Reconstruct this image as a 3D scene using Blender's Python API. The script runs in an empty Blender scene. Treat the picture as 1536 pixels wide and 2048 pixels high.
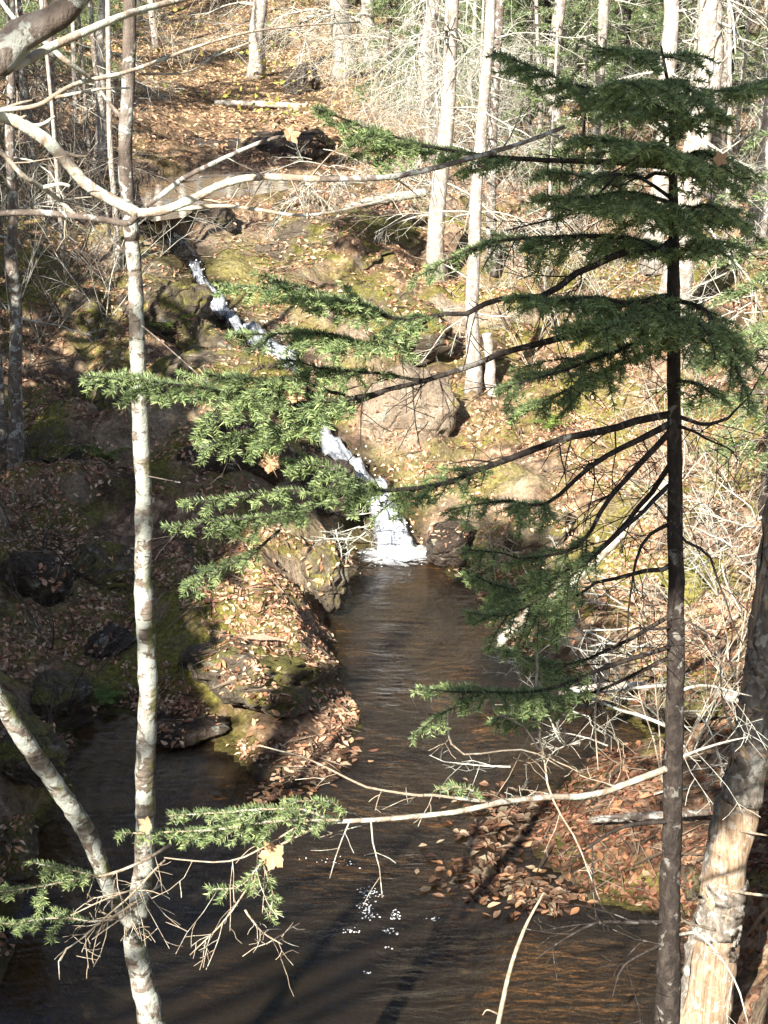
import bpy, math, random
import numpy as np
from mathutils import Vector
from mathutils.bvhtree import BVHTree

# ------------------------------------------------------------------ camera, sky, sun, exposure
SC = bpy.context.scene
COL = SC.collection
PITCH = math.radians(19.0); FPX = 3151.0; CAM_Z = 5.0
cam_d = bpy.data.cameras.new('camera'); cam = bpy.data.objects.new('camera', cam_d); COL.objects.link(cam)
cam.location = (0, 0, CAM_Z); cam.rotation_euler = (math.radians(90) - PITCH, 0, 0)
cam_d.sensor_fit = 'VERTICAL'; cam_d.angle = 2 * math.atan(1024 / FPX); cam_d.clip_start = 0.05; cam_d.clip_end = 600
SC.camera = cam
SUN_EL = math.radians(34); SUN_AZ = math.radians(-24)      # azimuth from straight behind the camera, negative = left
TO_SUN = np.array([math.sin(SUN_AZ) * math.cos(SUN_EL), -math.cos(SUN_AZ) * math.cos(SUN_EL), math.sin(SUN_EL)])
world = bpy.data.worlds.new('World'); SC.world = world; world.use_nodes = True
wn = world.node_tree; wn.nodes.clear()
sky = wn.nodes.new('ShaderNodeTexSky'); sky.sky_type = 'NISHITA'; sky.sun_disc = False
sky.sun_elevation = SUN_EL; sky.sun_rotation = math.atan2(TO_SUN[0], TO_SUN[1])
bg = wn.nodes.new('ShaderNodeBackground'); bg.inputs[1].default_value = 0.05
wo = wn.nodes.new('ShaderNodeOutputWorld')
wn.links.new(sky.outputs[0], bg.inputs[0]); wn.links.new(bg.outputs[0], wo.inputs[0])
sun_d = bpy.data.lights.new('sun', 'SUN'); sun_d.energy = 5.0; sun_d.angle = math.radians(0.53); sun_d.color = (1.0, 0.93, 0.82)
sun = bpy.data.objects.new('sun', sun_d); COL.objects.link(sun)
sun.rotation_euler = Vector(TO_SUN).to_track_quat('Z', 'Y').to_euler(); sun.location = (-10, -20, 25)
SC.view_settings.view_transform = 'Standard'; SC.view_settings.look = 'None'
SC.view_settings.gamma = 1; SC.view_settings.use_curve_mapping = False
SC.view_settings.exposure = 1.82
SC.cycles.max_bounces = 6; SC.cycles.transparent_max_bounces = 12

rng = np.random.default_rng(11)
random.seed(5)
CP, SP = math.cos(PITCH), math.sin(PITCH)

# ------------------------------------------------------------------ geometry helpers
def W(px, py, Y):                       # point of the place seen at a photo pixel, Y metres in front of the camera foot
    u = (px - 768) / FPX; v = (1024 - py) / FPX
    d = np.array([u, CP + v * SP, -SP + v * CP]); s = Y / d[1]
    return np.array([d[0] * s, Y, CAM_Z + d[2] * s])
def W0(px, py, z=0.0):                  # where that ray meets the level z
    u = (px - 768) / FPX; v = (1024 - py) / FPX
    d = np.array([u, CP + v * SP, -SP + v * CP]); s = (z - CAM_Z) / d[2]
    return np.array([d[0] * s, d[1] * s, z])
def mpp(py, Y):                         # metres per photo pixel there
    return Y / (CP + (1024 - py) / FPX * SP) / FPX
def unit(a):
    return a / (np.linalg.norm(a, axis=-1, keepdims=True) + 1e-12)

_perm = np.random.default_rng(3).permutation(256)
_grad = unit(np.random.default_rng(4).normal(size=(256, 3)))
def perlin(p):
    p = np.asarray(p, float); i = np.floor(p).astype(int); f = p - i; w = f * f * f * (f * (f * 6 - 15) + 10)
    out = 0
    for dx in (0, 1):
        for dy in (0, 1):
            for dz in (0, 1):
                h = _perm[(_perm[(_perm[(i[..., 0] + dx) & 255] + i[..., 1] + dy) & 255] + i[..., 2] + dz) & 255]
                g = _grad[h]
                dot = g[..., 0] * (f[..., 0] - dx) + g[..., 1] * (f[..., 1] - dy) + g[..., 2] * (f[..., 2] - dz)
                wx = w[..., 0] if dx else 1 - w[..., 0]; wy = w[..., 1] if dy else 1 - w[..., 1]; wz = w[..., 2] if dz else 1 - w[..., 2]
                out = out + dot * wx * wy * wz
    return out * 1.6
def fbm(p, oct=4, gain=.5):
    a = 1.0; s = 0; p = np.asarray(p, float)
    for k in range(oct):
        s = s + a * perlin(p * 2 ** k + 17.3 * k); a *= gain
    return s

def new_mesh(name, V, faces, mats=(), cols=None, smooth=True, uv=None):
    """faces: list of integer arrays (n,3) or (n,4); cols: (nverts,3) stored as the point colour 'tint'"""
    V = np.asarray(V, np.float32); me = bpy.data.meshes.new(name)
    loops = []; tot = []
    for f in faces:
        f = np.asarray(f, np.int32)
        if len(f): loops.append(f.ravel()); tot.append(np.full(len(f), f.shape[1], np.int32))
    loops = np.concatenate(loops); tot = np.concatenate(tot)
    me.vertices.add(len(V)); me.vertices.foreach_set('co', V.ravel())
    me.loops.add(len(loops)); me.loops.foreach_set('vertex_index', loops)
    me.polygons.add(len(tot))
    me.polygons.foreach_set('loop_start', np.concatenate([[0], np.cumsum(tot)[:-1]]).astype(np.int32))
    me.polygons.foreach_set('use_smooth', np.full(len(tot), smooth))
    me.update(calc_edges=True)
    if cols is not None:
        a = me.color_attributes.new('tint', 'FLOAT_COLOR', 'POINT')
        c = np.ones((len(V), 4), np.float32); c[:, :3] = cols; a.data.foreach_set('color', c.ravel())
    if uv is not None:
        l = me.uv_layers.new(name='UVMap'); l.data.foreach_set('uv', np.asarray(uv, np.float32)[loops].ravel())
    for m in mats: me.materials.append(m)
    return me

def tag(o, label=None, cat=None, group=None, kind=None):
    if label: o['label'] = label
    if cat: o['category'] = cat
    if group: o['group'] = group
    if kind: o['kind'] = kind
    return o
def link(name, me, parent=None):
    o = bpy.data.objects.new(name, me); COL.objects.link(o)
    if parent is not None: o.parent = parent
    return o
def thing(name, base, label, cat, group=None):
    o = bpy.data.objects.new(name, None); COL.objects.link(o); o.location = base; o.empty_display_size = .1
    return tag(o, label, cat, group)

class MB:                                # collects tubes and triangles of one mesh
    def __init__(s): s.V = []; s.Q = []; s.T = []; s.C = []; s.n = 0
    def add(s, V, Q=None, T=None, C=None):
        s.V.append(V)
        if Q is not None and len(Q): s.Q.append(np.asarray(Q) + s.n)
        if T is not None and len(T): s.T.append(np.asarray(T) + s.n)
        if C is not None: s.C.append(np.broadcast_to(C, V.shape) if np.ndim(C) == 1 else C)
        s.n += len(V)
    def mesh(s, name, mat, base=(0, 0, 0), smooth=True):
        V = np.concatenate(s.V) - np.asarray(base)
        fs = []
        if s.Q: fs.append(np.concatenate(s.Q))
        if s.T: fs.append(np.concatenate(s.T))
        return new_mesh(name, V, fs, [mat], np.concatenate(s.C) if s.C else None, smooth)

def spline(P, n):                        # Catmull-Rom through rows of P (any width), n samples
    P = np.asarray(P, float)
    if len(P) == 2:
        t = np.linspace(0, 1, n)[:, None]; return P[0] * (1 - t) + P[1] * t
    Q = np.vstack([2 * P[0] - P[1], P, 2 * P[-1] - P[-2]])
    seg = np.linalg.norm(np.diff(P[:, :3], axis=0), axis=1); cum = np.concatenate([[0], np.cumsum(seg)]); cum /= cum[-1]
    t = np.linspace(0, 1, n); k = np.clip(np.searchsorted(cum, t, side='right') - 1, 0, len(P) - 2)
    f = ((t - cum[k]) / np.maximum(cum[k + 1] - cum[k], 1e-9))[:, None]
    a, b, c, d = Q[k], Q[k + 1], Q[k + 2], Q[k + 3]
    return .5 * (2 * b + (c - a) * f + (2 * a - 5 * b + 4 * c - d) * f ** 2 + (3 * b - a - 3 * c + d) * f ** 3)

def tube(mb, P, R, sides=6, rough=0.0, rs=6.0, cap=True, C=None):
    P = np.asarray(P, float); n = len(P); R = np.broadcast_to(np.asarray(R, float), (n,))
    T = unit(np.gradient(P, axis=0))
    a = np.cross(T, [0.31, 0.17, 0.93]); bad = np.linalg.norm(a, axis=1) < .15
    if bad.any(): a[bad] = np.cross(T[bad], [1, .1, 0])
    a = unit(a)
    for i in range(1, n):                # keep the frame from twisting
        v = a[i - 1] - T[i] * a[i - 1].dot(T[i]); a[i] = v / (np.linalg.norm(v) + 1e-9)
    b = np.cross(T, a)
    th = np.arange(sides) * 2 * math.pi / sides
    D = a[:, None] * np.cos(th)[None, :, None] + b[:, None] * np.sin(th)[None, :, None]
    V = P[:, None] + D * R[:, None, None]
    if rough:
        V = V + D * (R[:, None] * rough * fbm(V * rs / max(R.max(), .01) * .12, 3))[..., None]
    V = V.reshape(-1, 3)
    i = np.arange(n - 1)[:, None] * sides; j = np.arange(sides)[None]; k = (j + 1) % sides
    Q = np.stack([i + j, i + k, i + k + sides, i + j + sides], -1).reshape(-1, 4)
    Tt = None
    if cap and sides > 3:
        V = np.vstack([V, P[:1], P[-1:]]); c0 = n * sides; j = np.arange(sides)
        Tt = np.vstack([np.stack([j * 0 + c0, (j + 1) % sides, j], 1),
                        np.stack([j * 0 + c0 + 1, (n - 1) * sides + j, (n - 1) * sides + (j + 1) % sides], 1)])
    mb.add(V, Q, Tt, C)

def rot_about(v, axis, ang):
    axis = axis / np.linalg.norm(axis); c, s = math.cos(ang), math.sin(ang)
    return v * c + np.cross(axis, v) * s + axis * axis.dot(v) * (1 - c)

def grow(mb, p, d, L, r, level, wander=.22, droop=0.0, nsub=5, ang=(35, 70), sides=4, ratio=(.3, .6), flat=0.0, start=.15):
    """one crooked twig with side twigs"""
    n = int(max(4, min(9, L / .08)))
    pts = [p]; d = d / np.linalg.norm(d); step = L / (n - 1)
    for i in range(n - 1):
        d = d + rng.normal(size=3) * wander * (.5 + .5 * i / n); d[2] -= droop * step; d = d / np.linalg.norm(d)
        pts.append(pts[-1] + d * step)
    pts = np.array(pts)
    tube(mb, pts, np.linspace(r, max(r * .35, .0012), n), sides if r > .004 else 3, cap=False)
    if level > 0:
        for k in range(nsub):
            t = rng.uniform(start, .97) * (n - 1); i = min(int(t), n - 2); q = pts[i] + (pts[i + 1] - pts[i]) * (t - i)
            dd = pts[i + 1] - pts[i]; ax = np.cross(dd, rng.normal(size=3)); ax[:2] *= (1 - flat)
            c = rot_about(dd / np.linalg.norm(dd), ax, math.radians(rng.uniform(*ang)))
            grow(mb, q, c, L * rng.uniform(*ratio) * (1.15 - .5 * t / (n - 1)), max(r * .5 * (1.1 - .5 * t / (n - 1)), .0014), level - 1, wander, droop, max(2, int(nsub * .6)), ang, sides, ratio, flat, start)
    return pts

# ------------------------------------------------------------------ materials
class NT:
    def __init__(s, name):
        s.m = bpy.data.materials.new(name); s.m.use_nodes = True; s.t = s.m.node_tree; s.t.nodes.clear()
        s.out = s.t.nodes.new('ShaderNodeOutputMaterial')
    def n(s, typ, ins=None, **kw):
        nd = s.t.nodes.new('ShaderNode' + typ)
        for k, v in kw.items(): setattr(nd, k, v)
        for k, v in (ins or {}).items():
            if isinstance(v, bpy.types.NodeSocket): s.t.links.new(v, nd.inputs[k])
            else: nd.inputs[k].default_value = v
        return nd
    def coord(s, scale=(1, 1, 1), which='Object'):
        c = s.n('TexCoord'); return s.n('Mapping', {0: c.outputs[which], 3: scale}).outputs[0]
    def noise(s, vec, scale, detail=4, rough=.55, dist=0.0):
        return s.n('TexNoise', {'Vector': vec, 'Scale': scale, 'Detail': detail, 'Roughness': rough, 'Distortion': dist}).outputs[0]
    def ramp(s, f, stops, interp='LINEAR'):
        r = s.n('ValToRGB', {0: f}); r.color_ramp.interpolation = interp; e = r.color_ramp.elements
        while len(e) < len(stops): e.new(.5)
        for k, (pos, c) in enumerate(stops):
            e[k].position = pos; e[k].color = (c, c, c, 1) if isinstance(c, (int, float)) else (*c, 1)
        return r.outputs[0]
    def mix(s, f, a, b, mode='MIX'):
        m = s.n('Mix', data_type='RGBA', blend_type=mode)
        for k, v in ((0, f), (6, a), (7, b)):
            if isinstance(v, bpy.types.NodeSocket): s.t.links.new(v, m.inputs[k])
            else: m.inputs[k].default_value = v if k == 0 else (*v, 1)
        return m.outputs[2]
    def math(s, op, a, b=0.0, clamp=False):
        m = s.n('Math', operation=op, use_clamp=clamp)
        for k, v in ((0, a), (1, b)):
            if isinstance(v, bpy.types.NodeSocket): s.t.links.new(v, m.inputs[k])
            else: m.inputs[k].default_value = v
        return m.outputs[0]
    def bump(s, h, strength, dist):
        return s.n('Bump', {'Height': h, 'Strength': strength, 'Distance': dist}).outputs[0]
    def bsdf(s, col, rough=.85, normal=None, spec=.3, **kw):
        ins = {'Base Color': col if isinstance(col, bpy.types.NodeSocket) else (*col, 1), 'Roughness': rough, 'Specular IOR Level': spec}
        if normal is not None: ins['Normal'] = normal
        ins.update(kw)
        return s.n('BsdfPrincipled', ins).outputs[0]
    def done(s, sh):
        s.t.links.new(sh, s.out.inputs[0]); return s.m

def up_facing(t):                       # 0..1 how far a face looks up (where moss and litter settle)
    g = t.n('NewGeometry'); return t.n('SeparateXYZ', {0: g.outputs['Normal']}).outputs[2], t.n('SeparateXYZ', {0: g.outputs['Position']}).outputs[2]

def make_ground():
    t = NT('forest_floor'); v = t.coord(); nz, pz = up_facing(t)
    vor = t.n('TexVoronoi', {'Vector': t.n('Mapping', {0: v, 3: (1, 1, .6)}).outputs[0], 'Scale': 16.0, 'Randomness': 1.0})
    litter = t.ramp(t.n('SeparateColor', {0: vor.outputs['Color']}).outputs[0], [(0, (.09, .055, .036)), (.35, (.24, .145, .09)), (.7, (.38, .245, .155)), (1, (.50, .36, .24))])
    litter = t.mix(t.ramp(vor.outputs['Distance'], [(.0, 0), (.9, .6)]), litter, (.05, .03, .018))
    soil = t.ramp(t.noise(v, 5, 6), [(.3, (.03, .02, .012)), (.7, (.10, .065, .04))])
    base = t.mix(t.ramp(t.noise(v, 1.3, 5, .6), [(.38, 0), (.5, 1)]), soil, litter)
    moss = t.ramp(t.noise(v, 30, 5, .65), [(.3, (.055, .055, .014)), (.55, (.18, .16, .038)), (.8, (.32, .28, .07))])
    sc = t.n('SeparateColor', {0: t.n('VertexColor', layer_name='tint').outputs[0]})
    mm = t.math('MULTIPLY', sc.outputs[2], t.ramp(t.noise(v, .9, 6, .62, .4), [(.44, 0), (.56, 1)]))
    mm = t.math('MULTIPLY', mm, t.ramp(nz, [(.35, 0), (.7, 1)]))
    base = t.mix(mm, base, moss)
    sc = t.n('SeparateColor', {0: t.n('VertexColor', layer_name='tint').outputs[0]})
    rn = t.noise(v, 3.0, 9, .68, .4)
    rock = t.ramp(rn, [(.28, (.085, .062, .042)), (.5, (.24, .185, .13)), (.72, (.40, .33, .245))])
    rock = t.mix(t.ramp(t.noise(t.n('Mapping', {0: v, 2: (0, 0, .7), 3: (2, 9, 9)}).outputs[0], 1.2, 7, .7), [(.3, .8), (.5, 0)]), rock, (.045, .033, .022))
    steep = t.ramp(nz, [(.50, 1), (.74, 0)])
    onrock = t.math('MULTIPLY', sc.outputs[0], t.ramp(t.noise(v, 1.7, 6, .65, .5), [(.36, .25), (.5, 1)]))
    base = t.mix(t.math('MAXIMUM', steep, onrock), base, rock)
    base = t.mix(t.math('MULTIPLY', mm, t.math('MULTIPLY', sc.outputs[0], .75)), base, moss)
    base = t.mix(sc.outputs[1], base, t.mix(1.0, base, (.30, .28, .27), 'MULTIPLY'))
    bed = t.ramp(t.noise(v, 1.1, 6, .6, .5), [(.36, (.10, .068, .040)), (.55, (.22, .145, .078)), (.68, (.46, .30, .15))])
    deep_bed = t.ramp(t.noise(v, 2.0, 5, .6), [(.35, (.026, .020, .013)), (.7, (.10, .072, .042))])
    bed = t.mix(t.ramp(t.math('ADD', pz, 1.0), [(.30, 1), (.62, 0)]), bed, deep_bed)  # bed darker with depth, painted for light lost in the deep water
    base = t.mix(t.ramp(t.math('ADD', t.math('MULTIPLY', pz, 8), .5), [(.2, 1), (.5, 0)]), base, bed)
    base = t.mix(1.0, base, t.ramp(t.noise(v, 34, 6, .75), [(.32, .45), (.5, 1.0), (.68, 1.5)]), 'MULTIPLY')
    h = t.math('ADD', t.noise(v, 24, 6, .7), t.math('MULTIPLY', vor.outputs['Distance'], -.6))
    return t.done(t.bsdf(base, t.ramp(t.math('ADD', t.math('MULTIPLY', pz, 4), .3), [(.3, .3), (.5, .9)]), t.bump(h, .8, .04), .25))

def make_rock(name, dark, mid, light, moss_amt, wet=.85, mossy=(.17, .155, .036)):
    t = NT(name); v = t.coord(); nz, pz = up_facing(t)
    n1 = t.noise(v, 4.5, 9, .68, .3); n2 = t.noise(v, 17, 6, .7)
    c = t.ramp(n1, [(.28, dark), (.5, mid), (.74, light)])
    c = t.mix(t.ramp(n2, [(.3, .55), (.6, 0)]), c, tuple(x * .35 for x in dark))
    lich = t.ramp(t.noise(v, 9, 3, .5, .6), [(.63, 0), (.68, 1)])
    c = t.mix(t.math('MULTIPLY', lich, .6), c, (.30, .31, .26))
    moss = t.ramp(t.noise(v, 38, 5, .65), [(.3, tuple(x * .35 for x in mossy)), (.55, mossy), (.8, tuple(x * 1.8 for x in mossy))])
    mm = t.math('MULTIPLY', t.ramp(t.noise(v, 2.2, 5, .6, .3), [(.62 - moss_amt * .35, 0), (.72 - moss_amt * .35, 1)]), t.ramp(nz, [(.1, 0), (.55, 1)]))
    c = t.mix(mm, c, moss)
    c = t.mix(1.0, c, t.ramp(t.noise(v, 48, 6, .75), [(.32, .5), (.5, 1.0), (.68, 1.4)]), 'MULTIPLY')
    ck = t.n('TexVoronoi', {'Vector': t.n('Mapping', {0: t.n('VectorMath', {0: v, 1: t.n('VectorMath', {0: t.n('TexNoise', {'Vector': v, 'Scale': 3.0}).outputs[1], 1: (.25, .25, .25)}, operation='MULTIPLY').outputs[0]}, operation='ADD').outputs[0], 3: (2.2, 2.2, 4.5)}).outputs[0], 'Scale': .9}, feature='DISTANCE_TO_EDGE').outputs['Distance']
    c = t.mix(t.ramp(ck, [(.0, .45), (.02, 0)]), c, tuple(x * .3 for x in dark))
    h = t.math('ADD', t.math('ADD', n1, t.ramp(ck, [(.0, 0), (.05, .25)])), t.math('MULTIPLY', t.noise(v, 45, 5, .7), .35))
    return t.done(t.bsdf(c, wet, t.bump(h, 1.0, .08), .35))

def make_bark(name, a, b, c, stretch=(14, 14, 2.2), lichen=.0, lich_col=(.42, .45, .38), bands=0.0, moss=0.0):
    t = NT(name); v = t.coord(stretch); o = t.coord()
    n = t.noise(v, 2.2, 8, .68, .4)
    col = t.ramp(n, [(.3, a), (.5, b), (.7, c)])
    if bands:
        bd = t.noise(t.coord((7, 7, 55)), 1.0, 4, .6)
        col = t.mix(t.ramp(bd, [(.52, 0), (.64, bands)]), col, tuple(x * .42 for x in a))
    if lichen:
        l = t.ramp(t.noise(o, 17, 6, .62, .8), [(.60 - lichen * .2, 0), (.64 - lichen * .2, 1)])
        col = t.mix(t.math('MULTIPLY', l, .85), col, lich_col)
    if moss:
        nx = t.n('SeparateXYZ', {0: t.n('NewGeometry').outputs['Normal']}).outputs[0]
        l = t.math('MULTIPLY', t.ramp(t.noise(o, 12, 5, .6), [(.5, 0), (.6, moss)]), t.ramp(nx, [(.2, 0), (.8, 1)]))
        col = t.mix(l, col, (.10, .11, .03))
    h = t.math('ADD', n, t.math('MULTIPLY', t.noise(o, 60, 4, .6), .3))
    return t.done(t.bsdf(col, .88, t.bump(h, .8, .02), .2))

def make_tinted(name, trans=.3, rough=.6, spec=.3, gain=1.0):
    t = NT(name); c = t.n('VertexColor', layer_name='tint').outputs[0]
    nse = t.ramp(t.noise(t.coord(), 60, 3, .6), [(.3, .7), (.7, 1.15)])
    c = t.mix(1.0, c, nse, 'MULTIPLY')
    p = t.bsdf(c, rough, None, spec); tr = t.n('BsdfTranslucent', {0: c}).outputs[0]
    return t.done(t.n('MixShader', {0: trans, 1: p, 2: tr}).outputs[0])

def make_leaf(name, col, vein=(.2, .1, .05)):
    t = NT(name); v = t.coord()
    c = t.mix(t.ramp(t.noise(v, 45, 5, .65), [(.4, 0), (.75, .75)]), col, vein)
    p = t.bsdf(c, .6, None, .3); tr = t.n('BsdfTranslucent', {0: c}).outputs[0]
    return t.done(t.n('MixShader', {0: .22, 1: p, 2: tr}).outputs[0])

def make_water(name, tint, sx=(6, 20, 1), strength=.24, fine=.7):
    t = NT(name); o = t.coord()
    big = t.noise(t.coord((1.0, 2.6, 1)), 2.2, 3, .5, .6)
    mid = t.noise(t.coord(sx), 1.0, 4, .55, .8)
    # rings spreading over the near part of the pool
    ring = t.n('TexWave', {'Vector': t.n('Mapping', {0: o, 1: (-.05, -9.2, 0)}).outputs[0], 'Scale': 2.6, 'Distortion': 5.0, 'Detail': 3.0, 'Detail Scale': .8}, wave_type='RINGS', rings_direction='Z').outputs[1]
    h = t.math('ADD', t.math('MULTIPLY', big, 1.2), t.math('ADD', t.math('MULTIPLY', mid, fine), t.math('MULTIPLY', ring, .10)))
    calm = t.ramp(t.noise(t.coord((.5, .9, 1)), 1.3, 3, .5, .8), [(.36, .25), (.62, 1.0)])
    nrm = t.bump(h, t.math('MULTIPLY', calm, strength * 1.35), .06)
    fr = t.n('Fresnel', {0: 1.33, 1: nrm}).outputs[0]
    gl = t.n('BsdfGlossy', {0: (1, 1, 1, 1), 1: .03, 'Normal': nrm}).outputs[0]
    tr = t.n('MixShader', {0: .09, 1: t.n('BsdfTransparent', {0: (*tint, 1)}).outputs[0], 2: t.n('BsdfDiffuse', {0: (.14, .105, .068, 1)}).outputs[0]}).outputs[0]
    return t.done(t.n('MixShader', {0: t.math('MULTIPLY', fr, 1.0, True), 1: tr, 2: gl}).outputs[0])

def make_fall():
    t = NT('falling_water'); uv = t.n('TexCoord').outputs['UV']
    v = t.n('Mapping', {0: uv, 3: (11, 1.3, 1)}).outputs[0]
    foam = t.n('SeparateColor', {0: t.n('VertexColor', layer_name='tint').outputs[0]}).outputs[0]
    st = t.noise(v, 1.6, 7, .7, .7); o = t.noise(t.coord(), 14, 5, .7)
    m = t.math('ADD', t.math('MULTIPLY', st, .7), t.math('MULTIPLY', o, .45))
    f = t.ramp(t.math('ADD', m, t.math('MULTIPLY', t.math('SUBTRACT', foam, .5), 1.0)), [(.50, 0), (.92, 1)])
    nrm = t.bump(t.math('ADD', st, o), .7, .05)
    fr = t.n('Fresnel', {0: 1.33, 1: nrm}).outputs[0]
    clear = t.n('MixShader', {0: fr, 1: t.n('BsdfTransparent', {0: (.42, .36, .28, 1)}).outputs[0], 2: t.n('BsdfGlossy', {0: (1, 1, 1, 1), 1: .08, 'Normal': nrm}).outputs[0]}).outputs[0]
    white = t.bsdf(t.ramp(st, [(.36, (.20, .23, .28)), (.62, (.66, .70, .75))]), .45, nrm, .5)
    return t.done(t.n('MixShader', {0: f, 1: clear, 2: white}).outputs[0])

M = dict(
    ground=make_ground(),
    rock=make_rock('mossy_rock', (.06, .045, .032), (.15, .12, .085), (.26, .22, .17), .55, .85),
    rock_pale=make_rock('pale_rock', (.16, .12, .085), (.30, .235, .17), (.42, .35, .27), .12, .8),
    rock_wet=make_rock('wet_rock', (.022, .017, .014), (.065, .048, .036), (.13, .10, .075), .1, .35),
    birch=make_bark('birch_bark', (.055, .043, .034), (.155, .128, .102), (.33, .29, .25), (6, 6, 8), .62, (.36, .38, .34), .8, .8),
    birch_dark=make_bark('grey_bark', (.07, .055, .045), (.15, .12, .10), (.26, .23, .20), (12, 12, 4), .35, (.40, .42, .38), .3),
    branch=make_bark('lichen_branch_bark', (.20, .15, .11), (.36, .29, .22), (.50, .43, .35), (10, 10, 10), .55, (.50, .53, .45), .2),
    spruce=make_bark('spruce_bark', (.014, .011, .010), (.038, .030, .026), (.095, .08, .066), (16, 16, 9), .05, (.20, .19, .17)),
    grey=make_bark('grey_trunk_bark', (.15, .12, .10), (.32, .27, .23), (.48, .42, .37), (7, 7, 2), .45, (.46, .47, .42)),
    pale=make_bark('pale_trunk_bark', (.15, .12, .10), (.35, .30, .26), (.56, .50, .45), (5, 5, 2.5), .35, (.58, .58, .52), .35),
    twig=make_bark('pale_twig', (.20, .15, .10), (.36, .29, .21), (.50, .43, .33), (9, 9, 9), .3, (.48, .48, .40)),
    twig_grey=make_bark('lichen_twig', (.18, .16, .13), (.34, .32, .27), (.50, .49, .43), (9, 9, 9), .5, (.52, .54, .47)),
    twig_dark=make_bark('dark_twig', (.04, .03, .025), (.10, .08, .065), (.19, .16, .13), (9, 9, 9), .2, (.30, .31, .27)),
    wood=make_bark('bare_dead_wood', (.14, .092, .058), (.36, .26, .175), (.55, .44, .33), (26, 26, 1.6), .22, (.42, .38, .33)),
    snag_bark=make_bark('scaly_grey_bark', (.07, .058, .048), (.18, .155, .13), (.33, .295, .255), (10, 10, 5), .3, (.36, .36, .33)),
    needle=make_tinted('needles', .28, .5, .4),
    leaf=make_tinted('leaf_litter', .2, .65, .25),
    green=make_tinted('green_leaves', .35, .5, .3),
    water=make_water('pool_water', (.80, .66, .47)),
    upper=make_water('upper_pool_water', (.40, .28, .16), (4, 9, 1), .08, .3),
    fall=make_fall(),
)
t = NT('foam'); M['foam'] = t.done(t.bsdf((.85, .88, .9), .5, None, .5))
t = NT('foam_sheet'); att = t.n('SeparateColor', {0: t.n('VertexColor', layer_name='tint').outputs[0]}).outputs[0]
_f = t.ramp(t.math('ADD', t.math('MULTIPLY', t.noise(t.coord((7, 22, 5)), 1.0, 6, .68, 1.2), 1.0), t.math('MULTIPLY', t.math('SUBTRACT', att, .36), .85)), [(.50, 0), (.78, 1)])
M['foam_sheet'] = t.done(t.n('MixShader', {0: _f, 1: t.n('BsdfTransparent').outputs[0], 2: t.bsdf((.82, .85, .88), .5)}).outputs[0])
LEAF_COLS = [(.48, .27, .15), (.56, .35, .20), (.38, .19, .10), (.60, .42, .24), (.28, .15, .08)]
M_LEAF = [make_leaf('fallen_leaf_%s' % n, c) for n, c in zip(('tan', 'gold', 'russet', 'straw', 'brown'), LEAF_COLS)]

# ------------------------------------------------------------------ the lie of the land
FALL = [(322, 452, 20.2, 34), (350, 478, 19.2, 55), (375, 505, 18.5, 45), (395, 545, 17.9, 30), (425, 595, 17.2, 42), (470, 640, 16.6, 52), (520, 680, 16.15, 70),
        (562, 705, 15.8, 80), (588, 755, 15.3, 52), (606, 810, 14.9, 48), (645, 865, 14.6, 56), (690, 920, 14.25, 66), (738, 968, 13.95, 84),
        (768, 1012, 13.7, 74), (782, 1050, 13.54, 76), (788, 1082, 13.44, 84), (792, 1112, 13.36, 96)]
FOAM = [.05, .12, .3, .72, .9, .8, .85, .95, .6, .55, .7, .82, .9, .95, 1.0, 1.0, 1.0]
fallW = np.array([[*W0(306, 436, 2.095), .5, .05]] + [[*W(x, y, Y), mpp(y, Y) * w, f] for (x, y, Y, w), f in zip(FALL, FOAM)])
ctrl = [W(*c) for c in [
    # right of the fall
    (800, 800, 15.4), (800, 690, 16.9), (800, 600, 18.2), (800, 450, 21), (880, 880, 14.7), (900, 1000, 13.7), (1000, 1000, 13.5), (1000, 850, 15.2), (1000, 700, 17.4), (1000, 450, 22),
    (1130, 1150, 12.3), (1150, 950, 14.2), (1150, 700, 17.3), (1300, 1100, 12.2), (1300, 1400, 9.75), (1220, 1600, 8.6), (1450, 1600, 8.4), (1120, 1560, 8.95), (1500, 1900, 6.6), (1500, 1300, 10.2),
    (1500, 1000, 13.2), (1500, 700, 16.8), (1500, 300, 26), (1200, 300, 27), (1200, 150, 36), (900, 300, 27), (700, 530, 18.6), (640, 620, 17.2), (680, 450, 20.5), (700, 780, 15.3), (600, 480, 19.8), (480, 500, 19.2),
    # left of the fall
    (200, 1200, 11.4), (100, 1300, 10.7), (50, 1500, 8.9), (30, 1800, 6.9), (150, 1000, 12.7), (150, 800, 14.3), (150, 600, 16.3), (150, 450, 18.7), (100, 300, 23), (100, 100, 32),
    (400, 720, 15.3), (330, 580, 16.9), (280, 480, 18.6), (500, 780, 14.7), (560, 860, 14.1), (620, 950, 13.6), (680, 1040, 13.1), (450, 950, 12.9), (330, 1000, 12.7), (330, 1250, 11.4), (330, 850, 13.6),
    # the outcrop between the two arms of the pool
    (480, 1080, 11.9), (600, 1120, 12.0), (450, 1250, 10.75), (600, 1250, 10.85), (550, 1400, 9.95), (640, 1400, 10.0), (420, 1390, 10.15),
    # above
    (400, 210, 32.5), (600, 200, 32.5), (400, 100, 41), (600, 100, 40), (500, 0, 47), (900, 100, 40), (1300, 50, 44), (1500, 100, 40), (700, 300, 27.5)]]
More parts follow.
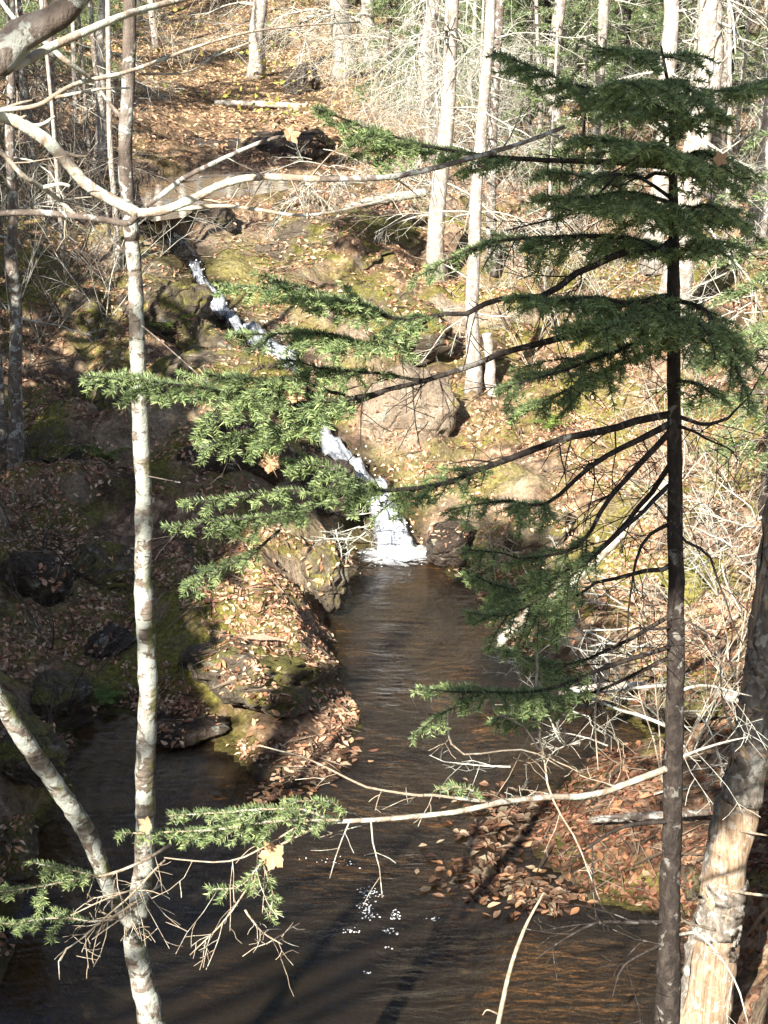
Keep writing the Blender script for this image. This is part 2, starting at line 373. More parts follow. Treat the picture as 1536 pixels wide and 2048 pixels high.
ctrl += [np.array(c, float) for c in [
    (-9, 11, 3.4), (-9, 18, 4.2), (-11, 26, 4.8), (8, 11, 1.9), (9, 18, 2.2), (11, 26, 2.8), (14, 36, 3.8), (-14, 36, 5.2), (0, 60, 6.4), (-20, 60, 8.5), (20, 60, 7.5),
    (-5, 7, 2.0), (-4.5, 3.5, 2.6), (-1.2, 4.2, .9), (1.2, 4.0, 1.0), (0, 2.0, 2.2), (3, 4, 1.8), (4, 7, 1.4), (0, -4, 3.5), (-12, -8, 4.5), (12, -8, 4), (0, -40, 6), (-40, -40, 8), (40, -40, 7),
    (-60, 30, 11), (60, 30, 8), (-50, 100, 20), (50, 100, 18), (0, 110, 17)]]
ctrl += [np.array([f[0], f[1], f[2] - .04]) for f in fallW]
ctrl = np.array(ctrl)
def tps_k(r2): return .5 * r2 * np.log(r2 + 1e-9)
def tps_fit(P, lam=.02):
    n = len(P); K = tps_k(((P[:, None, :2] - P[None, :, :2]) ** 2).sum(-1)) + lam * np.eye(n)
    A = np.hstack([np.ones((n, 1)), P[:, :2]]); L = np.block([[K, A], [A.T, np.zeros((3, 3))]])
    return np.linalg.solve(L, np.concatenate([P[:, 2], np.zeros(3)]))
tpsw = tps_fit(ctrl)
def tps(x, y):
    z = tpsw[-3] + tpsw[-2] * x + tpsw[-1] * y
    for c, w in zip(ctrl, tpsw): z = z + w * tps_k((x - c[0]) ** 2 + (y - c[1]) ** 2)
    return z
POOL = np.array([W0(*p)[:2] for p in [(-60, 2300), (-10, 2048), (25, 1850), (60, 1690), (135, 1590), (125, 1460), (190, 1425), (260, 1412), (325, 1425), (370, 1455), (440, 1478), (500, 1540), (560, 1580), (640, 1560), (700, 1490), (705, 1440),
    (692, 1370), (660, 1290), (640, 1228), (690, 1212), (696, 1150), (722, 1105), (870, 1105), (900, 1140), (965, 1190), (1000, 1270), (1080, 1350), (1200, 1415), (1300, 1470), (1200, 1525), (1090, 1580), (1060, 1690), (1140, 1765), (1330, 1850), (1440, 1960), (1490, 2300)]])
UPZ = 2.1
UPPER = np.array([W0(*p, UPZ)[:2] for p in [(275, 362), (305, 345), (420, 334), (530, 338), (575, 355), (580, 380), (500, 393), (430, 400), (390, 415), (370, 432), (310, 440), (290, 425), (280, 395)]])
def poly_sd(x, y, P):                     # signed distance, negative inside
    d = np.full(x.shape, 1e9); ins = np.zeros(x.shape, bool)
    for a, b in zip(P, np.roll(P, -1, 0)):
        e = b - a; t = np.clip(((x - a[0]) * e[0] + (y - a[1]) * e[1]) / (e @ e), 0, 1)
        d = np.minimum(d, (x - a[0] - t * e[0]) ** 2 + (y - a[1] - t * e[1]) ** 2)
        c = ((a[1] > y) != (b[1] > y)) & (x < (b[0] - a[0]) * (y - a[1]) / (b[1] - a[1] + 1e-12) + a[0]); ins ^= c
    d = np.sqrt(d); return np.where(ins, -d, d)
def sstep(a, b, x):
    t = np.clip((x - a) / (b - a), 0, 1); return t * t * (3 - 2 * t)
FS = spline(fallW, 120)
BARS = [(*W0(390, 1990)[:2], .62, .10), (*W0(480, 1750)[:2], .40, .06), (*W0(180, 1620)[:2], .35, .10), (*W0(1230, 1930)[:2], .3, .2), (*W0(1000, 1480)[:2], .2, .2)]
def land(x, y):
    z = tps(x, y); p = np.stack([x, y, 0 * x], -1)
    near = 1 - sstep(22, 40, y)
    sp = poly_sd(x, y, POOL) + .13 * fbm(p / .45 + 21, 3); su = poly_sd(x, y, UPPER)
    d2 = np.full(x.shape, 1e9); zf = np.zeros(x.shape); wf = np.ones(x.shape)
    for f in FS:
        q = (x - f[0]) ** 2 + (y - f[1]) ** 2; m = q < d2; d2 = np.where(m, q, d2); zf = np.where(m, f[2], zf); wf = np.where(m, f[3], wf)
    df = np.sqrt(d2)
    calm = sstep(.0, .9, np.minimum(np.minimum(sp, su), df - .1))
    lumps = .24 * fbm(p / 1.3, 3) + .20 * np.abs(perlin(p / .7 + 9)) + .07 * fbm(p / .25 + 3, 3)
    zt = z + .18 * fbm(p / 1.7 + 70, 3); st = .44; kf = np.floor(zt / st); zr = st * (kf + sstep(.28, .74, zt / st - kf))
    z = z + (zr - zt) * .9 * sstep(-.18, .22, perlin(p / 2.1 + 50)) * calm * near * (1 - sstep(.2, .8, x) * sstep(11.2, 10.0, y))
    flatr = 1 - .75 * sstep(.2, .8, x) * sstep(11.2, 10.0, y)
    z = z + flatr * lumps * (.15 + .85 * calm) * (.25 + .75 * near) + .25 * (1 - near) * perlin(p / 4)
    lowr = sstep(.15, .5, x) * sstep(2.4, 1.6, x) * sstep(6.6, 7.4, y) * sstep(10.6, 9.8, y)
    z = z * (1 - lowr) + lowr * np.minimum(z, .04 + .10 * np.clip(x - .5, 0, 2) + .03 * fbm(p / .5, 3))
    # stream bed of the fall: a groove with banks
    g = 1 - sstep(.62, 1.5, df / (wf + .05))
    z = z * (1 - g) + (zf - .07) * g
    # pools
    z = np.where(sp < 0, .012 - .05 * sstep(0, .12, -sp) - (.35 + .5 * sstep(10.5, 8.0, y)) * sstep(0, .9, -sp) + .22 * fbm(p / .9, 3) * sstep(0, .3, -sp), np.maximum(.012 + .12 * np.minimum(sp, .3), z * sstep(-.04, .42, sp)))
    for bx, by, bh, bw in BARS: z = np.where(sp < -.05, np.minimum(z + bh * np.exp(-((x - bx) ** 2 + ((y - by) * .6) ** 2) / bw), -.06), z)
    z = np.where(su < 0, UPZ - .03 - .35 * sstep(0, .9, -su), z)
    near_up = sstep(.6, 0, su) * (su >= 0) * (1 - g)
    z = np.where(near_up > 0, np.maximum(z, UPZ + .02) * near_up + z * (1 - near_up), z)
    return z
def axis(lo, hi, step, far_lo, far_hi, gr=1.09):
    c = list(np.arange(lo, hi, step)); s = step
    while c[-1] < far_hi: s *= gr; c.append(c[-1] + s)
    s = step; h = []
    v = lo
    while v > far_lo: s *= gr; v -= s; h.append(v)
    return np.array(h[::-1] + c)
gx = axis(-4.6, 4.6, .05, -140, 140, 1.07); gy = axis(6.0, 21.5, .05, -80, 150, 1.045)
GX, GY = np.meshgrid(gx, gy); GZ = land(GX, GY)
ny, nx = GX.shape
V = np.stack([GX, GY, GZ], -1).reshape(-1, 3)
ii = (np.arange(ny - 1)[:, None] * nx + np.arange(nx - 1)[None]).ravel()
GF = np.stack([ii, ii + 1, ii + 1 + nx, ii + nx], 1)
RM = np.full(len(V), 1e9); RW = np.full(len(V), 1e9)
for f in FS:
    q = np.hypot(V[:, 0] - f[0], V[:, 1] - f[1]); RM = np.minimum(RM, q); RW = np.minimum(RW, q - f[3] * .5)
def rockmask(P, d): return sstep(1.9, .7, d + .55 * fbm(np.c_[P[:, :2] / .9, 0 * P[:, 0]] + 31, 3))
tintg = np.zeros((len(V), 3)); tintg[:, 0] = rockmask(V, RM); tintg[:, 2] = 1 - .85 * sstep(19, 26, V[:, 1] + 3 * perlin(V / 2.5))
shore = np.minimum(np.where(V[:, 1] < 16, V[:, 2], 9) * 4, 1)
tintg[:, 1] = np.maximum(sstep(.34, .05, RW + .16 * fbm(V / .3, 3)), sstep(.36, .0, shore + .12 * fbm(V / .2, 2)) * (V[:, 2] > -.02))
ground = link('ground', new_mesh('ground', V, [GF], [M['ground']], tintg)); tag(ground, kind='structure')
def gz(x, y):
    i = np.clip(np.searchsorted(gx, x) - 1, 0, nx - 2); j = np.clip(np.searchsorted(gy, y) - 1, 0, ny - 2)
    a = (x - gx[i]) / (gx[i + 1] - gx[i]); b = (y - gy[j]) / (gy[j + 1] - gy[j])
    return (GZ[j, i] * (1 - a) + GZ[j, i + 1] * a) * (1 - b) + (GZ[j + 1, i] * (1 - a) + GZ[j + 1, i + 1] * a) * b

# water
def sheet(name, P, z, mat, grow_by):
    c = P.mean(0); Q = P + unit(P - c) * grow_by
    me = new_mesh(name, np.c_[Q, np.full(len(Q), z)], [np.arange(len(Q))[None]], [mat], smooth=False)
    o = link(name, me); return tag(o, kind='structure')
sheet('pool_water', np.array([(-3.4, 4.6), (3.2, 4.6), (3.2, 10.5), (1.0, 13.55), (-.6, 13.55), (-3.4, 11.2)]), 0.0, M['water'], .05)
sheet('upper_pool_water', UPPER, UPZ, M['upper'], .12)

# the cascade: a strip of water down its bed
n = 190; S = spline(fallW, n); T = unit(np.gradient(S[:, :3], axis=0)); side = unit(np.cross(T, [0, 0, 1.0])); upv = np.cross(side, T)
m = 17; a = np.linspace(-1, 1, m)
sv_ = np.linspace(0, 40, n); jag = np.stack([1.0 + .2 * fbm(np.c_[sv_ * .55, 0 * sv_ + q, 0 * sv_], 3) for q in (3.3, 8.8)], 1)
VV = S[:, None, :3] + side[:, None] * (a[None, :] * S[:, 3:4] * .5 * np.where(a[None] < 0, jag[:, :1], jag[:, 1:]))[..., None]
crown = (1 - a ** 2)[None, :, None] * .05 - .03
VV = VV + upv[:, None] * crown
VV = VV + upv[:, None] * ((.06 + .05 * S[:, 4:5]) * fbm(VV * np.array([7, 7, 9.]), 4))[..., None]
lvl = S[:, 4]
fo = np.clip(lvl[:, None] + .18 * perlin(VV * 3) - .75 * np.abs(a)[None] ** 4 - .10, 0, 1)
uv = np.stack(np.broadcast_arrays(a[None] * .5 + .5, np.linspace(0, 14, n)[:, None]), -1).reshape(-1, 2)
ii = (np.arange(n - 1)[:, None] * m + np.arange(m - 1)[None]).ravel()
fall = link('waterfall', new_mesh('waterfall', VV.reshape(-1, 3), [np.stack([ii, ii + 1, ii + 1 + m, ii + m], 1)], [M['fall']], np.repeat(fo.reshape(-1, 1), 3, 1), uv=uv))
tag(fall, kind='structure')

# foam where it lands and white flecks put as glints on the near pool
def blob(mb, c, r, flat=.5, sub=6):
    th = np.linspace(0, 2 * math.pi, sub, endpoint=False) + rng.uniform(0, 6); rr = r * rng.uniform(.6, 1.3, sub)
    ring = np.stack([np.cos(th) * rr, np.sin(th) * rr, 0 * th], 1) + c
    Vb = np.vstack([ring, [c + np.array([0, 0, r * flat])]]); k = np.arange(sub)
    mb.add(Vb, None, np.stack([k, (k + 1) % sub, k * 0 + sub], 1))
mb = MB()
for k in range(260):
    ang = rng.uniform(math.pi, 2 * math.pi); q = abs(rng.normal()) * .30; c = W0(795, 1103) + np.array([math.cos(ang) * q * 1.15, math.sin(ang) * q * .9 + .06, .004])
    blob(mb, c, rng.uniform(.003, .014) * math.exp(-q * 1.2), .6, 7)
for k in range(500):
    i = rng.integers(20, n - 1); j = rng.integers(1, m - 1)
    if rng.random() < fo[i, j] - .25: blob(mb, VV[i, j] + rng.normal(size=3) * [.05, .05, .03] + [0, 0, .05 * abs(rng.normal())], rng.uniform(.004, .014), 1.2)
tag(link('splash_foam', mb.mesh('splash_foam', M['foam'])), 'white foam and spray where the cascade meets the pool', 'foam', kind='stuff')
# churned sheet of foam round the foot of the fall
c0 = W0(792, 1098); rr = np.linspace(.02, 1, 22)[:, None]; th = np.linspace(0, 2 * math.pi, 49)[None]
FX = c0[0] + np.cos(th) * rr * .52; FY = c0[1] - .12 + np.sin(th) * rr * (.55 + 0 * th); FZ = .008 + .05 * np.clip(1 - rr * 1.3, 0, 1) * (1 + fbm(np.stack(np.broadcast_arrays(FX * 9, FY * 9, 0 * FX), -1), 3))
FV = np.stack(np.broadcast_arrays(FX, FY, FZ), -1).reshape(-1, 3); ii = (np.arange(21)[:, None] * 49 + np.arange(48)[None]).ravel()
fs = link('foam_sheet', new_mesh('foam_sheet', FV, [np.stack([ii, ii + 1, ii + 50, ii + 49], 1)], [M['foam_sheet']], np.repeat(np.broadcast_to(1 - rr, FX.shape).reshape(-1, 1), 3, 1))); tag(fs, 'churning white foam spreading from the foot of the fall', 'foam', kind='stuff')
mb = MB()  # white flecks modelled in place of glints on the water
for (px, py, sx, sy, nn) in [(738, 1785, 9, 8, 16), (728, 1815, 8, 9, 16), (742, 1832, 8, 5, 9), (702, 1862, 7, 3, 7), (790, 1832, 6, 6, 11), (782, 1862, 8, 4, 8), (868, 1838, 5, 2, 5), (735, 1946, 4, 2, 4), (775, 1895, 4, 2, 2), (690, 1725, 22, 6, 5), (640, 1720, 20, 4, 4), (120, 1830, 30, 30, 5)]:
    for k in range(int(nn * 2.5)):
        c = W0(px + rng.normal() * sx * 1.3, py + rng.normal() * sy * .8, .003); blob(mb, c, rng.uniform(.0015, .0062), .3, 7)
tag(link('glint_flecks', mb.mesh('glint_flecks', M['foam'])), 'white flecks put as bright glints on the dark near pool', 'glints', kind='stuff')
# __STRUCT_END__

# ------------------------------------------------------------------ rocks
def ico(sub):
    import bmesh
    bm = bmesh.new(); bmesh.ops.create_icosphere(bm, subdivisions=sub, radius=1.0)
    v = np.array([x.co[:] for x in bm.verts]); f = np.array([[q.index for q in p.verts] for p in bm.faces]); bm.free(); return v, f
ICO = ico(5)
ROCKS = []
def rock(name, px, py, Y, size, rotz, seed, mat, label, cat='rock', cuts=9, sink=.35, tilt=(0, 0)):
    r = np.random.default_rng(seed); v = ICO[0].copy()
    for k in range(cuts):                 # flat faces
        nrm = unit(r.normal(size=3)); d = r.uniform(.55, .85); over = v @ nrm - d; v = v - np.outer(np.where(over > 0, over * .92, 0), nrm)
    v = v * (1 + .16 * fbm(v * 1.4 + seed * 3.1, 4))[:, None] + unit(v) * (.06 * fbm(v * 5 + seed, 4) - .10 * np.maximum(0, .12 - np.abs(perlin(v * 2.1 + seed * 1.7))) / .12)[:, None]
    v = v * np.array(size)
    cx, sx_ = math.cos(tilt[0]), math.sin(tilt[0]); v = v @ np.array([[1, 0, 0], [0, cx, sx_], [0, -sx_, cx]])
    cy, sy_ = math.cos(tilt[1]), math.sin(tilt[1]); v = v @ np.array([[cy, 0, -sy_], [0, 1, 0], [sy_, 0, cy]])
    c, s = math.cos(rotz), math.sin(rotz); v = v @ np.array([[c, s, 0], [-s, c, 0], [0, 0, 1]])
    p = W(px, py, Y)
    o = link(name, new_mesh(name, v, [ICO[1]], [M[mat]])); o.location = p
    ROCKS.append((v + p)); return tag(o, label, cat, 'rocks along the stream')
rock('rock_outcrop', 530, 1330, 10.7, (.58, 1.15, .27), .12, 3, 'rock', 'broad mossy outcrop under tan leaves between the two arms of the pool', tilt=(-.22, .08))
rock('boulder', 648, 1155, 11.95, (.19, .26, .27), .3, 7, 'rock', 'rounded brown boulder at the water just left of the fall foot', cuts=6)
rock('rock_slab', 335, 640, 16.1, (.55, .45, .42), .5, 12, 'rock', 'grey lichened slab left of the cascade behind the birch stem')
rock('rock_ledge', 455, 725, 15.1, (.85, .30, .26), -.75, 15, 'rock', 'mossy ledge running along the left side of the cascade', tilt=(0, .35))
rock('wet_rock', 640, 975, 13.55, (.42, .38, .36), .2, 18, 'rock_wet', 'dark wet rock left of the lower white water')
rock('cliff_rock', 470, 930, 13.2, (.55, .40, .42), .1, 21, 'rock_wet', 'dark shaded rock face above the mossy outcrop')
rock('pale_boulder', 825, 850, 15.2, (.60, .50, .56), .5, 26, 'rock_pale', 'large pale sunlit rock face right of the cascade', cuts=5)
rock('mossy_boulder', 745, 660, 16.9, (.85, .62, .46), -.3, 29, 'rock', 'large yellow mossy boulder right of the middle cascade', cuts=4)
rock('rock_ledge', 620, 515, 18.9, (1.05, .40, .24), -.15, 33, 'rock', 'grey ledge right of the stream head below the leafy bank')
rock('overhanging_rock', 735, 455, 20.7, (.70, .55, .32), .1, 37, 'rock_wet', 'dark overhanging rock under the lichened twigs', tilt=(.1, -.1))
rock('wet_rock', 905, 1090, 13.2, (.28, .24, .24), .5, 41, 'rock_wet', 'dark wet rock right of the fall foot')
rock('flat_stone', 385, 1462, 9.75, (.36, .17, .07), .25, 44, 'rock_wet', 'flat wet grey stone at the edge of the left arm of the pool')
rock('mossy_boulder', 1080, 1075, 12.9, (.42, .35, .34), .3, 47, 'rock', 'mossy boulder behind the dark boughs right of the pool')
rock('standing_stone', 1300, 1225, 11.2, (.13, .14, .30), .2, 50, 'rock_pale', 'upright grey stone beside the spruce stem on the right bank', cuts=5)
rock('mossy_stone', 1395, 1765, 7.2, (.12, .14, .10), .2, 52, 'rock', 'small green mossy stone between spruce stem and dead snag')
rock('mossy_stone', 1310, 1400, 9.7, (.2, .17, .13), .2, 53, 'rock', 'mossy stone at the corner of the right bay')
rock('mossy_stone', 1375, 1410, 9.4, (.34, .2, .16), .1, 54, 'rock', 'long low mossy stone right of the spruce stem')
rock('stone', 1240, 1925, 7.45, (.22, .26, .09), .4, 56, 'rock_pale', 'grey stone in the shallow water left of the spruce stem foot')
rock('wet_ledge', 255, 455, 20.2, (.5, .5, .25), .3, 101, 'rock_wet', 'dark ledge left of the lip of the upper pool')
rock('wet_ledge', 430, 450, 20.3, (.42, .45, .26), -.2, 102, 'rock_wet', 'dark ledge right of the lip of the upper pool')  # next two: dark rocks added to paint the shadow band of the far bank
rock('bank_rock', 470, 305, 26.6, (1.3, .6, .28), .05, 103, 'rock_wet', 'dark low rock along the far shore of the upper pool')
rock('bank_rock', 590, 300, 26.4, (.9, .6, .42), -.1, 104, 'rock_wet', 'rock coloured dark as shadow right of the far shore of the upper pool')
rock('rock_hump', 440, 770, 14.7, (.80, .55, .36), -.5, 111, 'rock', 'broad rounded mossy hump left of the middle cascade', cuts=4)
rock('rock_hump', 690, 480, 19.6, (.95, .6, .34), .1, 112, 'rock', 'broad rounded ledge above the mossy boulder', cuts=4)
for k, (px, py, Y, s, lab) in enumerate([(70, 1160, 11.3, .38, 'large mossy boulder at the left edge in deep shade'), (205, 1140, 11.7, .36, 'mossy boulder with leaves left of the birch stem'),
        (120, 1390, 10.1, .26, 'dark mossy boulder on the far corner of the left shore'), (215, 1300, 10.9, .28, 'dark boulder above the left arm of the pool'), (60, 1500, 8.8, .30, 'mossy boulder behind the leaning left stem'),
        (380, 1130, 12.1, .34, 'dark rock in the hollow right of the birch stem'), (400, 1260, 11.1, .26, 'shaded rock on the left flank of the outcrop'), (200, 800, 14.2, .40, 'mossy boulder left of the birch at the pale spruce bough'),
        (180, 640, 15.9, .45, 'shaded boulder on the upper left bank'), (420, 830, 14.0, .36, 'dark rock behind the pale green bough'), (20, 1700, 7.6, .26, 'dark boulder on the near left shore'), (100, 900, 13.4, .34, 'mossy boulder on the left bank below the fern')]):
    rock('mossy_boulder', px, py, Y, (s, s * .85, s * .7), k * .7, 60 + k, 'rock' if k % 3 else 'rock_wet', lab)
# __ROCKS_END__

# ------------------------------------------------------------------ conifer boughs
def tint_green(n, light=0.0):
    k = rng.random((n, 1)); a = np.array([.080, .130, .062]); b = np.array([.30, .375, .165])
    return (a * (1 - k) + b * k) * (1 + light * rng.random((n, 1)))
def needles(mb, A, B, dens, length, width, light=None):
    L = np.linalg.norm(B - A, axis=1); cnt = np.maximum(1, (L * dens + rng.random(len(L))).astype(int)); idx = np.repeat(np.arange(len(L)), cnt); n = len(idx)
    t = rng.random((n, 1)); p = A[idx] * (1 - t) + B[idx] * t; ax = unit((B - A)[idx])
    rd = rng.normal(size=(n, 3)) * [1, 1, .55] + [0, 0, .22]; rd = unit(rd - ax * (rd * ax).sum(1, keepdims=True))
    d = unit(ax * rng.uniform(.35, .85, (n, 1)) + rd); l = length * rng.uniform(.7, 1.15, (n, 1))
    w = unit(np.cross(d, rng.normal(size=(n, 3)))) * width * .5
    V = np.stack([p - w, p + w, p + d * l * .7 + w * .7, p + d * l], 1).reshape(-1, 3)
    k = np.arange(n)[:, None] * 4
    c = np.repeat(tint_green(n), 4, 0)
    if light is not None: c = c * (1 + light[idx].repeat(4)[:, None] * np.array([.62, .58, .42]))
    mb.add(V, None, np.vstack([k + [0, 1, 2], k + [0, 2, 3]]), c)

def twigline(p, d, L, droop, n=5, wander=.10):
    pts = [p]; d = d / np.linalg.norm(d)
    for i in range(n - 1):
        d = d + rng.normal(size=3) * wander; d[2] -= droop / n; d = d / np.linalg.norm(d); pts.append(pts[-1] + d * L / (n - 1))
    return np.array(pts)

def bough(root, base, path, r0, fol=0.0, lat=.26, wood='spruce', droop=.55, dens=900, nl=.018, bare=4, gap=.038, end_r=.0018, wig=.012, only=(0, 1), dead_droop=1.2):
    """a branch (part) with its needles (sub-part); path = photo pixel + distance rows; fol = where green starts, 2 = a dead branch"""
    K = np.array([W(*q) for q in path]); ln = np.linalg.norm(np.diff(K, axis=0), axis=1).sum(); n = max(10, int(ln / .05))
    P = spline(K, n); P[1:] += (fbm(P[1:, :3] * 6 + 5, 2)[:, None] * rng.normal(size=3) * wig)
    mb = MB(); nb = MB(); tube(mb, P, np.linspace(r0, end_r, n), 6, .12, 6)
    s_at = np.linspace(0, 1, n); segsA, segsB, light = [], [], []
    def pt(t):
        i = min(int(t * (n - 1)), n - 2); f = t * (n - 1) - i; return P[i] * (1 - f) + P[i + 1] * f, unit(P[i + 1] - P[i])
    for k in range(bare):                # dead side twigs on the bare part
        t = rng.uniform(.1, min(fol, .98) if fol > .15 else .98); q, T = pt(t)
        sd = unit(np.cross(T, [0, 0, 1])) * rng.choice([-1, 1]) + T * rng.uniform(.2, .8) + np.array([0, 0, rng.uniform(-.8, .15)])
        tw_ = wood == 'twig'; grow(mb, q, sd, rng.uniform(.06, .22 if tw_ else .26), max(r0 * .25, .0013), 1, .30 if tw_ else .2, dead_droop, 2 if tw_ else 3)
    if fol < 1:
        length = ln * (1 - fol); cnt = max(4, int(length / gap))
        for k in range(cnt):
            s = (k + rng.random()) / cnt
            if s > only[1] or s < only[0]: continue
            q, T = pt(fol + s * (1 - fol)); shape = min(1, .35 + 1.6 * s) * (1.06 - s) ** .65
            up = unit(np.array([0, 0, 1.0]) - T * T[2]); sv = np.cross(up, T)
            for sg in (-1, 1):
                if rng.random() < .14: continue
                L = max(.03, lat * shape * (1.22 if r0 < .0095 and wood == 'spruce' else 1.12) * rng.uniform(.55, 1.15)); a = math.radians(rng.uniform(38, 62))
                d = T * math.cos(a) + sv * sg * math.sin(a) + up * rng.uniform(-.25, .15)
                tw = twigline(q, d, L, droop, 5); tube(mb, tw, np.linspace(.0022, .001, 5), 3, cap=False)
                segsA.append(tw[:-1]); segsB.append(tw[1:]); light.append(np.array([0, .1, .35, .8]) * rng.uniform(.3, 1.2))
                m = int(L / .032)
                for j in range(m):
                    u = (j + .6) / (m + .5) * 4; i = min(int(u), 3); qq = tw[i] + (tw[i + 1] - tw[i]) * (u - i); TT = unit(tw[i + 1] - tw[i])
                    for s2 in (-1, 1):
                        if rng.random() < .36: continue
                        l2 = L * .42 * (1.05 - u / 4) * rng.uniform(.6, 1.2) + .012; a2 = math.radians(rng.uniform(35, 60))
                        v2 = np.cross(up, TT); d2 = TT * math.cos(a2) + v2 * s2 * math.sin(a2) + up * rng.uniform(-.3, .15)
                        t2 = twigline(qq, d2, l2, droop * .8, 3)
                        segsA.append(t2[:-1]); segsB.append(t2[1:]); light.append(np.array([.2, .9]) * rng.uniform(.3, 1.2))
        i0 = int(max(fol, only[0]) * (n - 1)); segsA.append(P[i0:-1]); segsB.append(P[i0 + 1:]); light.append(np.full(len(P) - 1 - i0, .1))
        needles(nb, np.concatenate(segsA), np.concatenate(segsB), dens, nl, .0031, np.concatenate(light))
    br = link('branch', mb.mesh('branch', M[wood], base), root)
    if nb.n: link('needles', nb.mesh('needles', M['needle'], base, False), br)
    return br

def stem(path, name, root, base, mat, sides=14, rough=.12, n=None, rs=6, wscale=1.0):
    """a trunk through photo pixels (x, y, Y, width in pixels)"""
    K = np.array([[*W(x, y, Y), mpp(y, Y) * w * .5 * wscale] for x, y, Y, w in path]); n = n or max(16, len(path) * 9)
    S = spline(K, n); mb = MB(); tube(mb, S[:, :3], np.maximum(S[:, 3], .002), sides, rough, rs); return link(name, mb.mesh(name, M[mat], base), root), S

# the near spruce on the right
SY = 4.2
base = W(1338, 2048, SY); base = np.array([base[0], base[1], gz(base[0], base[1])]) 
spruce = thing('young_spruce', base, 'dark slender young spruce with long boughs standing right of the pool', 'tree')
K = np.array([[*base, mpp(2048, SY) * 32]] + [[*W(x, y, SY), mpp(y, SY) * w * .5] for x, y, w in [(1335, 2048, 50), (1340, 1800, 42), (1346, 1536, 38), (1352, 1280, 34), (1351, 1024, 31), (1348, 768, 27), (1347, 512, 24), (1346, 300, 14), (1340, 190, 9), (1325, 92, 4)]])
S = spline(K, 90); mb = MB(); S[:, :2] += .004 * np.stack([perlin(S[:, :3] * 5), perlin(S[:, :3] * 5 + 40)], 1); tube(mb, S[:, :3], S[:, 3], 14, .14, 9)
link('trunk', mb.mesh('trunk', M['spruce'], base), spruce)
B = lambda *a, **k: bough(spruce, base, *a, **k)
# top whorls
B([(1326, 110, 4.2), (1260, 100, 4.1), (1195, 95, 4.0)], .004, .05, .14, bare=0)
B([(1328, 115, 4.2), (1380, 105, 4.25), (1420, 120, 4.3)], .004, .05, .14, bare=0)
B([(1340, 170, 4.2), (1290, 165, 3.95), (1230, 160, 3.75)], .004, .05, .17, bare=0)
B([(1338, 160, 4.2), (1370, 175, 4.05), (1400, 215, 3.9)], .004, .05, .16, bare=0)
B([(1343, 225, 4.2), (1250, 190, 4.15), (1100, 150, 4.1), (985, 105, 4.05)], .006, .05, .20, bare=1)
B([(1343, 230, 4.2), (1400, 190, 4.3), (1480, 175, 4.4), (1545, 160, 4.5)], .006, .15, .16, bare=1)
B([(1345, 245, 4.2), (1290, 215, 4.5), (1180, 200, 4.8)], .005, .1, .17, bare=1)
B([(1346, 260, 4.2), (1400, 235, 4.0), (1445, 225, 3.9)], .005, .1, .15, bare=1)
# second whorl
B([(1346, 335, 4.2), (1240, 325, 4.15), (1080, 320, 4.1), (920, 305, 4.05), (760, 265, 4.0), (632, 216, 3.95)], .010, .42, .26, bare=4)
B([(1346, 330, 4.2), (1260, 290, 4.05), (1180, 275, 3.9)], .006, .1, .20, bare=1)
B([(1346, 330, 4.2), (1410, 290, 4.1), (1450, 330, 4.0)], .006, .08, .20, bare=1)
B([(1346, 340, 4.2), (1330, 300, 3.9), (1300, 290, 3.6)], .006, .05, .18, bare=1)
B([(1346, 338, 4.2), (1410, 340, 4.35), (1475, 355, 4.5)], .006, .08, .18, bare=1)
B([(1346, 350, 4.2), (1200, 350, 4.45), (1080, 340, 4.65)], .006, .3, .18, bare=2)
# third
B([(1346, 410, 4.2), (1270, 385, 4.1), (1170, 395, 4.0), (1080, 392, 3.95)], .007, .12, .20, bare=1)
B([(1347, 425, 4.2), (1290, 410, 3.95), (1250, 420, 3.75)], .006, .05, .19, bare=1)
B([(1347, 425, 4.2), (1400, 410, 4.05), (1450, 430, 3.95)], .006, .05, .20, bare=1)
B([(1347, 430, 4.2), (1410, 425, 4.35), (1470, 445, 4.5)], .006, .05, .19, bare=1)
B([(1347, 400, 4.2), (1250, 345, 4.25), (1160, 420, 4.2), (1010, 462, 4.2)], .006, 2, bare=5)
B([(1347, 520, 4.2), (1250, 475, 4.15), (1100, 478, 4.1), (960, 490, 4.05), (830, 560, 4.0)], .009, .12, .17, bare=2)
B([(1347, 520, 4.2), (1390, 480, 4.0), (1410, 500, 3.85)], .006, .05, .18, bare=1)
B([(1347, 505, 4.2), (1280, 480, 4.4), (1200, 490, 4.6)], .006, .1, .20, bare=1)
# long boughs reaching left into the sun
B([(1348, 478, 4.2), (1228, 517, 4.12), (1048, 582, 4.0), (868, 632, 3.92), (690, 605, 3.86), (560, 590, 3.8), (455, 583, 3.75)], .011, .56, .27, bare=8, droop=.45)
B([(868, 632, 3.92), (770, 690, 3.85), (640, 668, 3.8), (470, 662, 3.75)], .005, .12, .17, bare=2)
B([(1348, 600, 4.2), (1168, 657, 4.1), (943, 732, 4.0), (768, 785, 3.9), (620, 800, 3.85), (400, 775, 3.8), (170, 752, 3.75)], .011, .58, .25, bare=8, droop=.45)
B([(768, 785, 3.9), (640, 830, 3.85), (520, 860, 3.8), (390, 900, 3.75)], .005, .15, .20, bare=2, droop=.5)
B([(850, 760, 3.95), (720, 745, 3.9), (570, 728, 3.85)], .005, .2, .16, bare=2)
B([(690, 790, 3.9), (560, 760, 3.85), (410, 745, 3.8)], .005, .1, .14, bare=2)
B([(1348, 590, 4.2), (1250, 600, 4.05), (1140, 598, 3.95), (1040, 602, 3.85)], .008, .05, .26, bare=1)
B([(1348, 620, 4.2), (1280, 640, 3.95), (1200, 660, 3.8)], .007, .05, .24, bare=1)
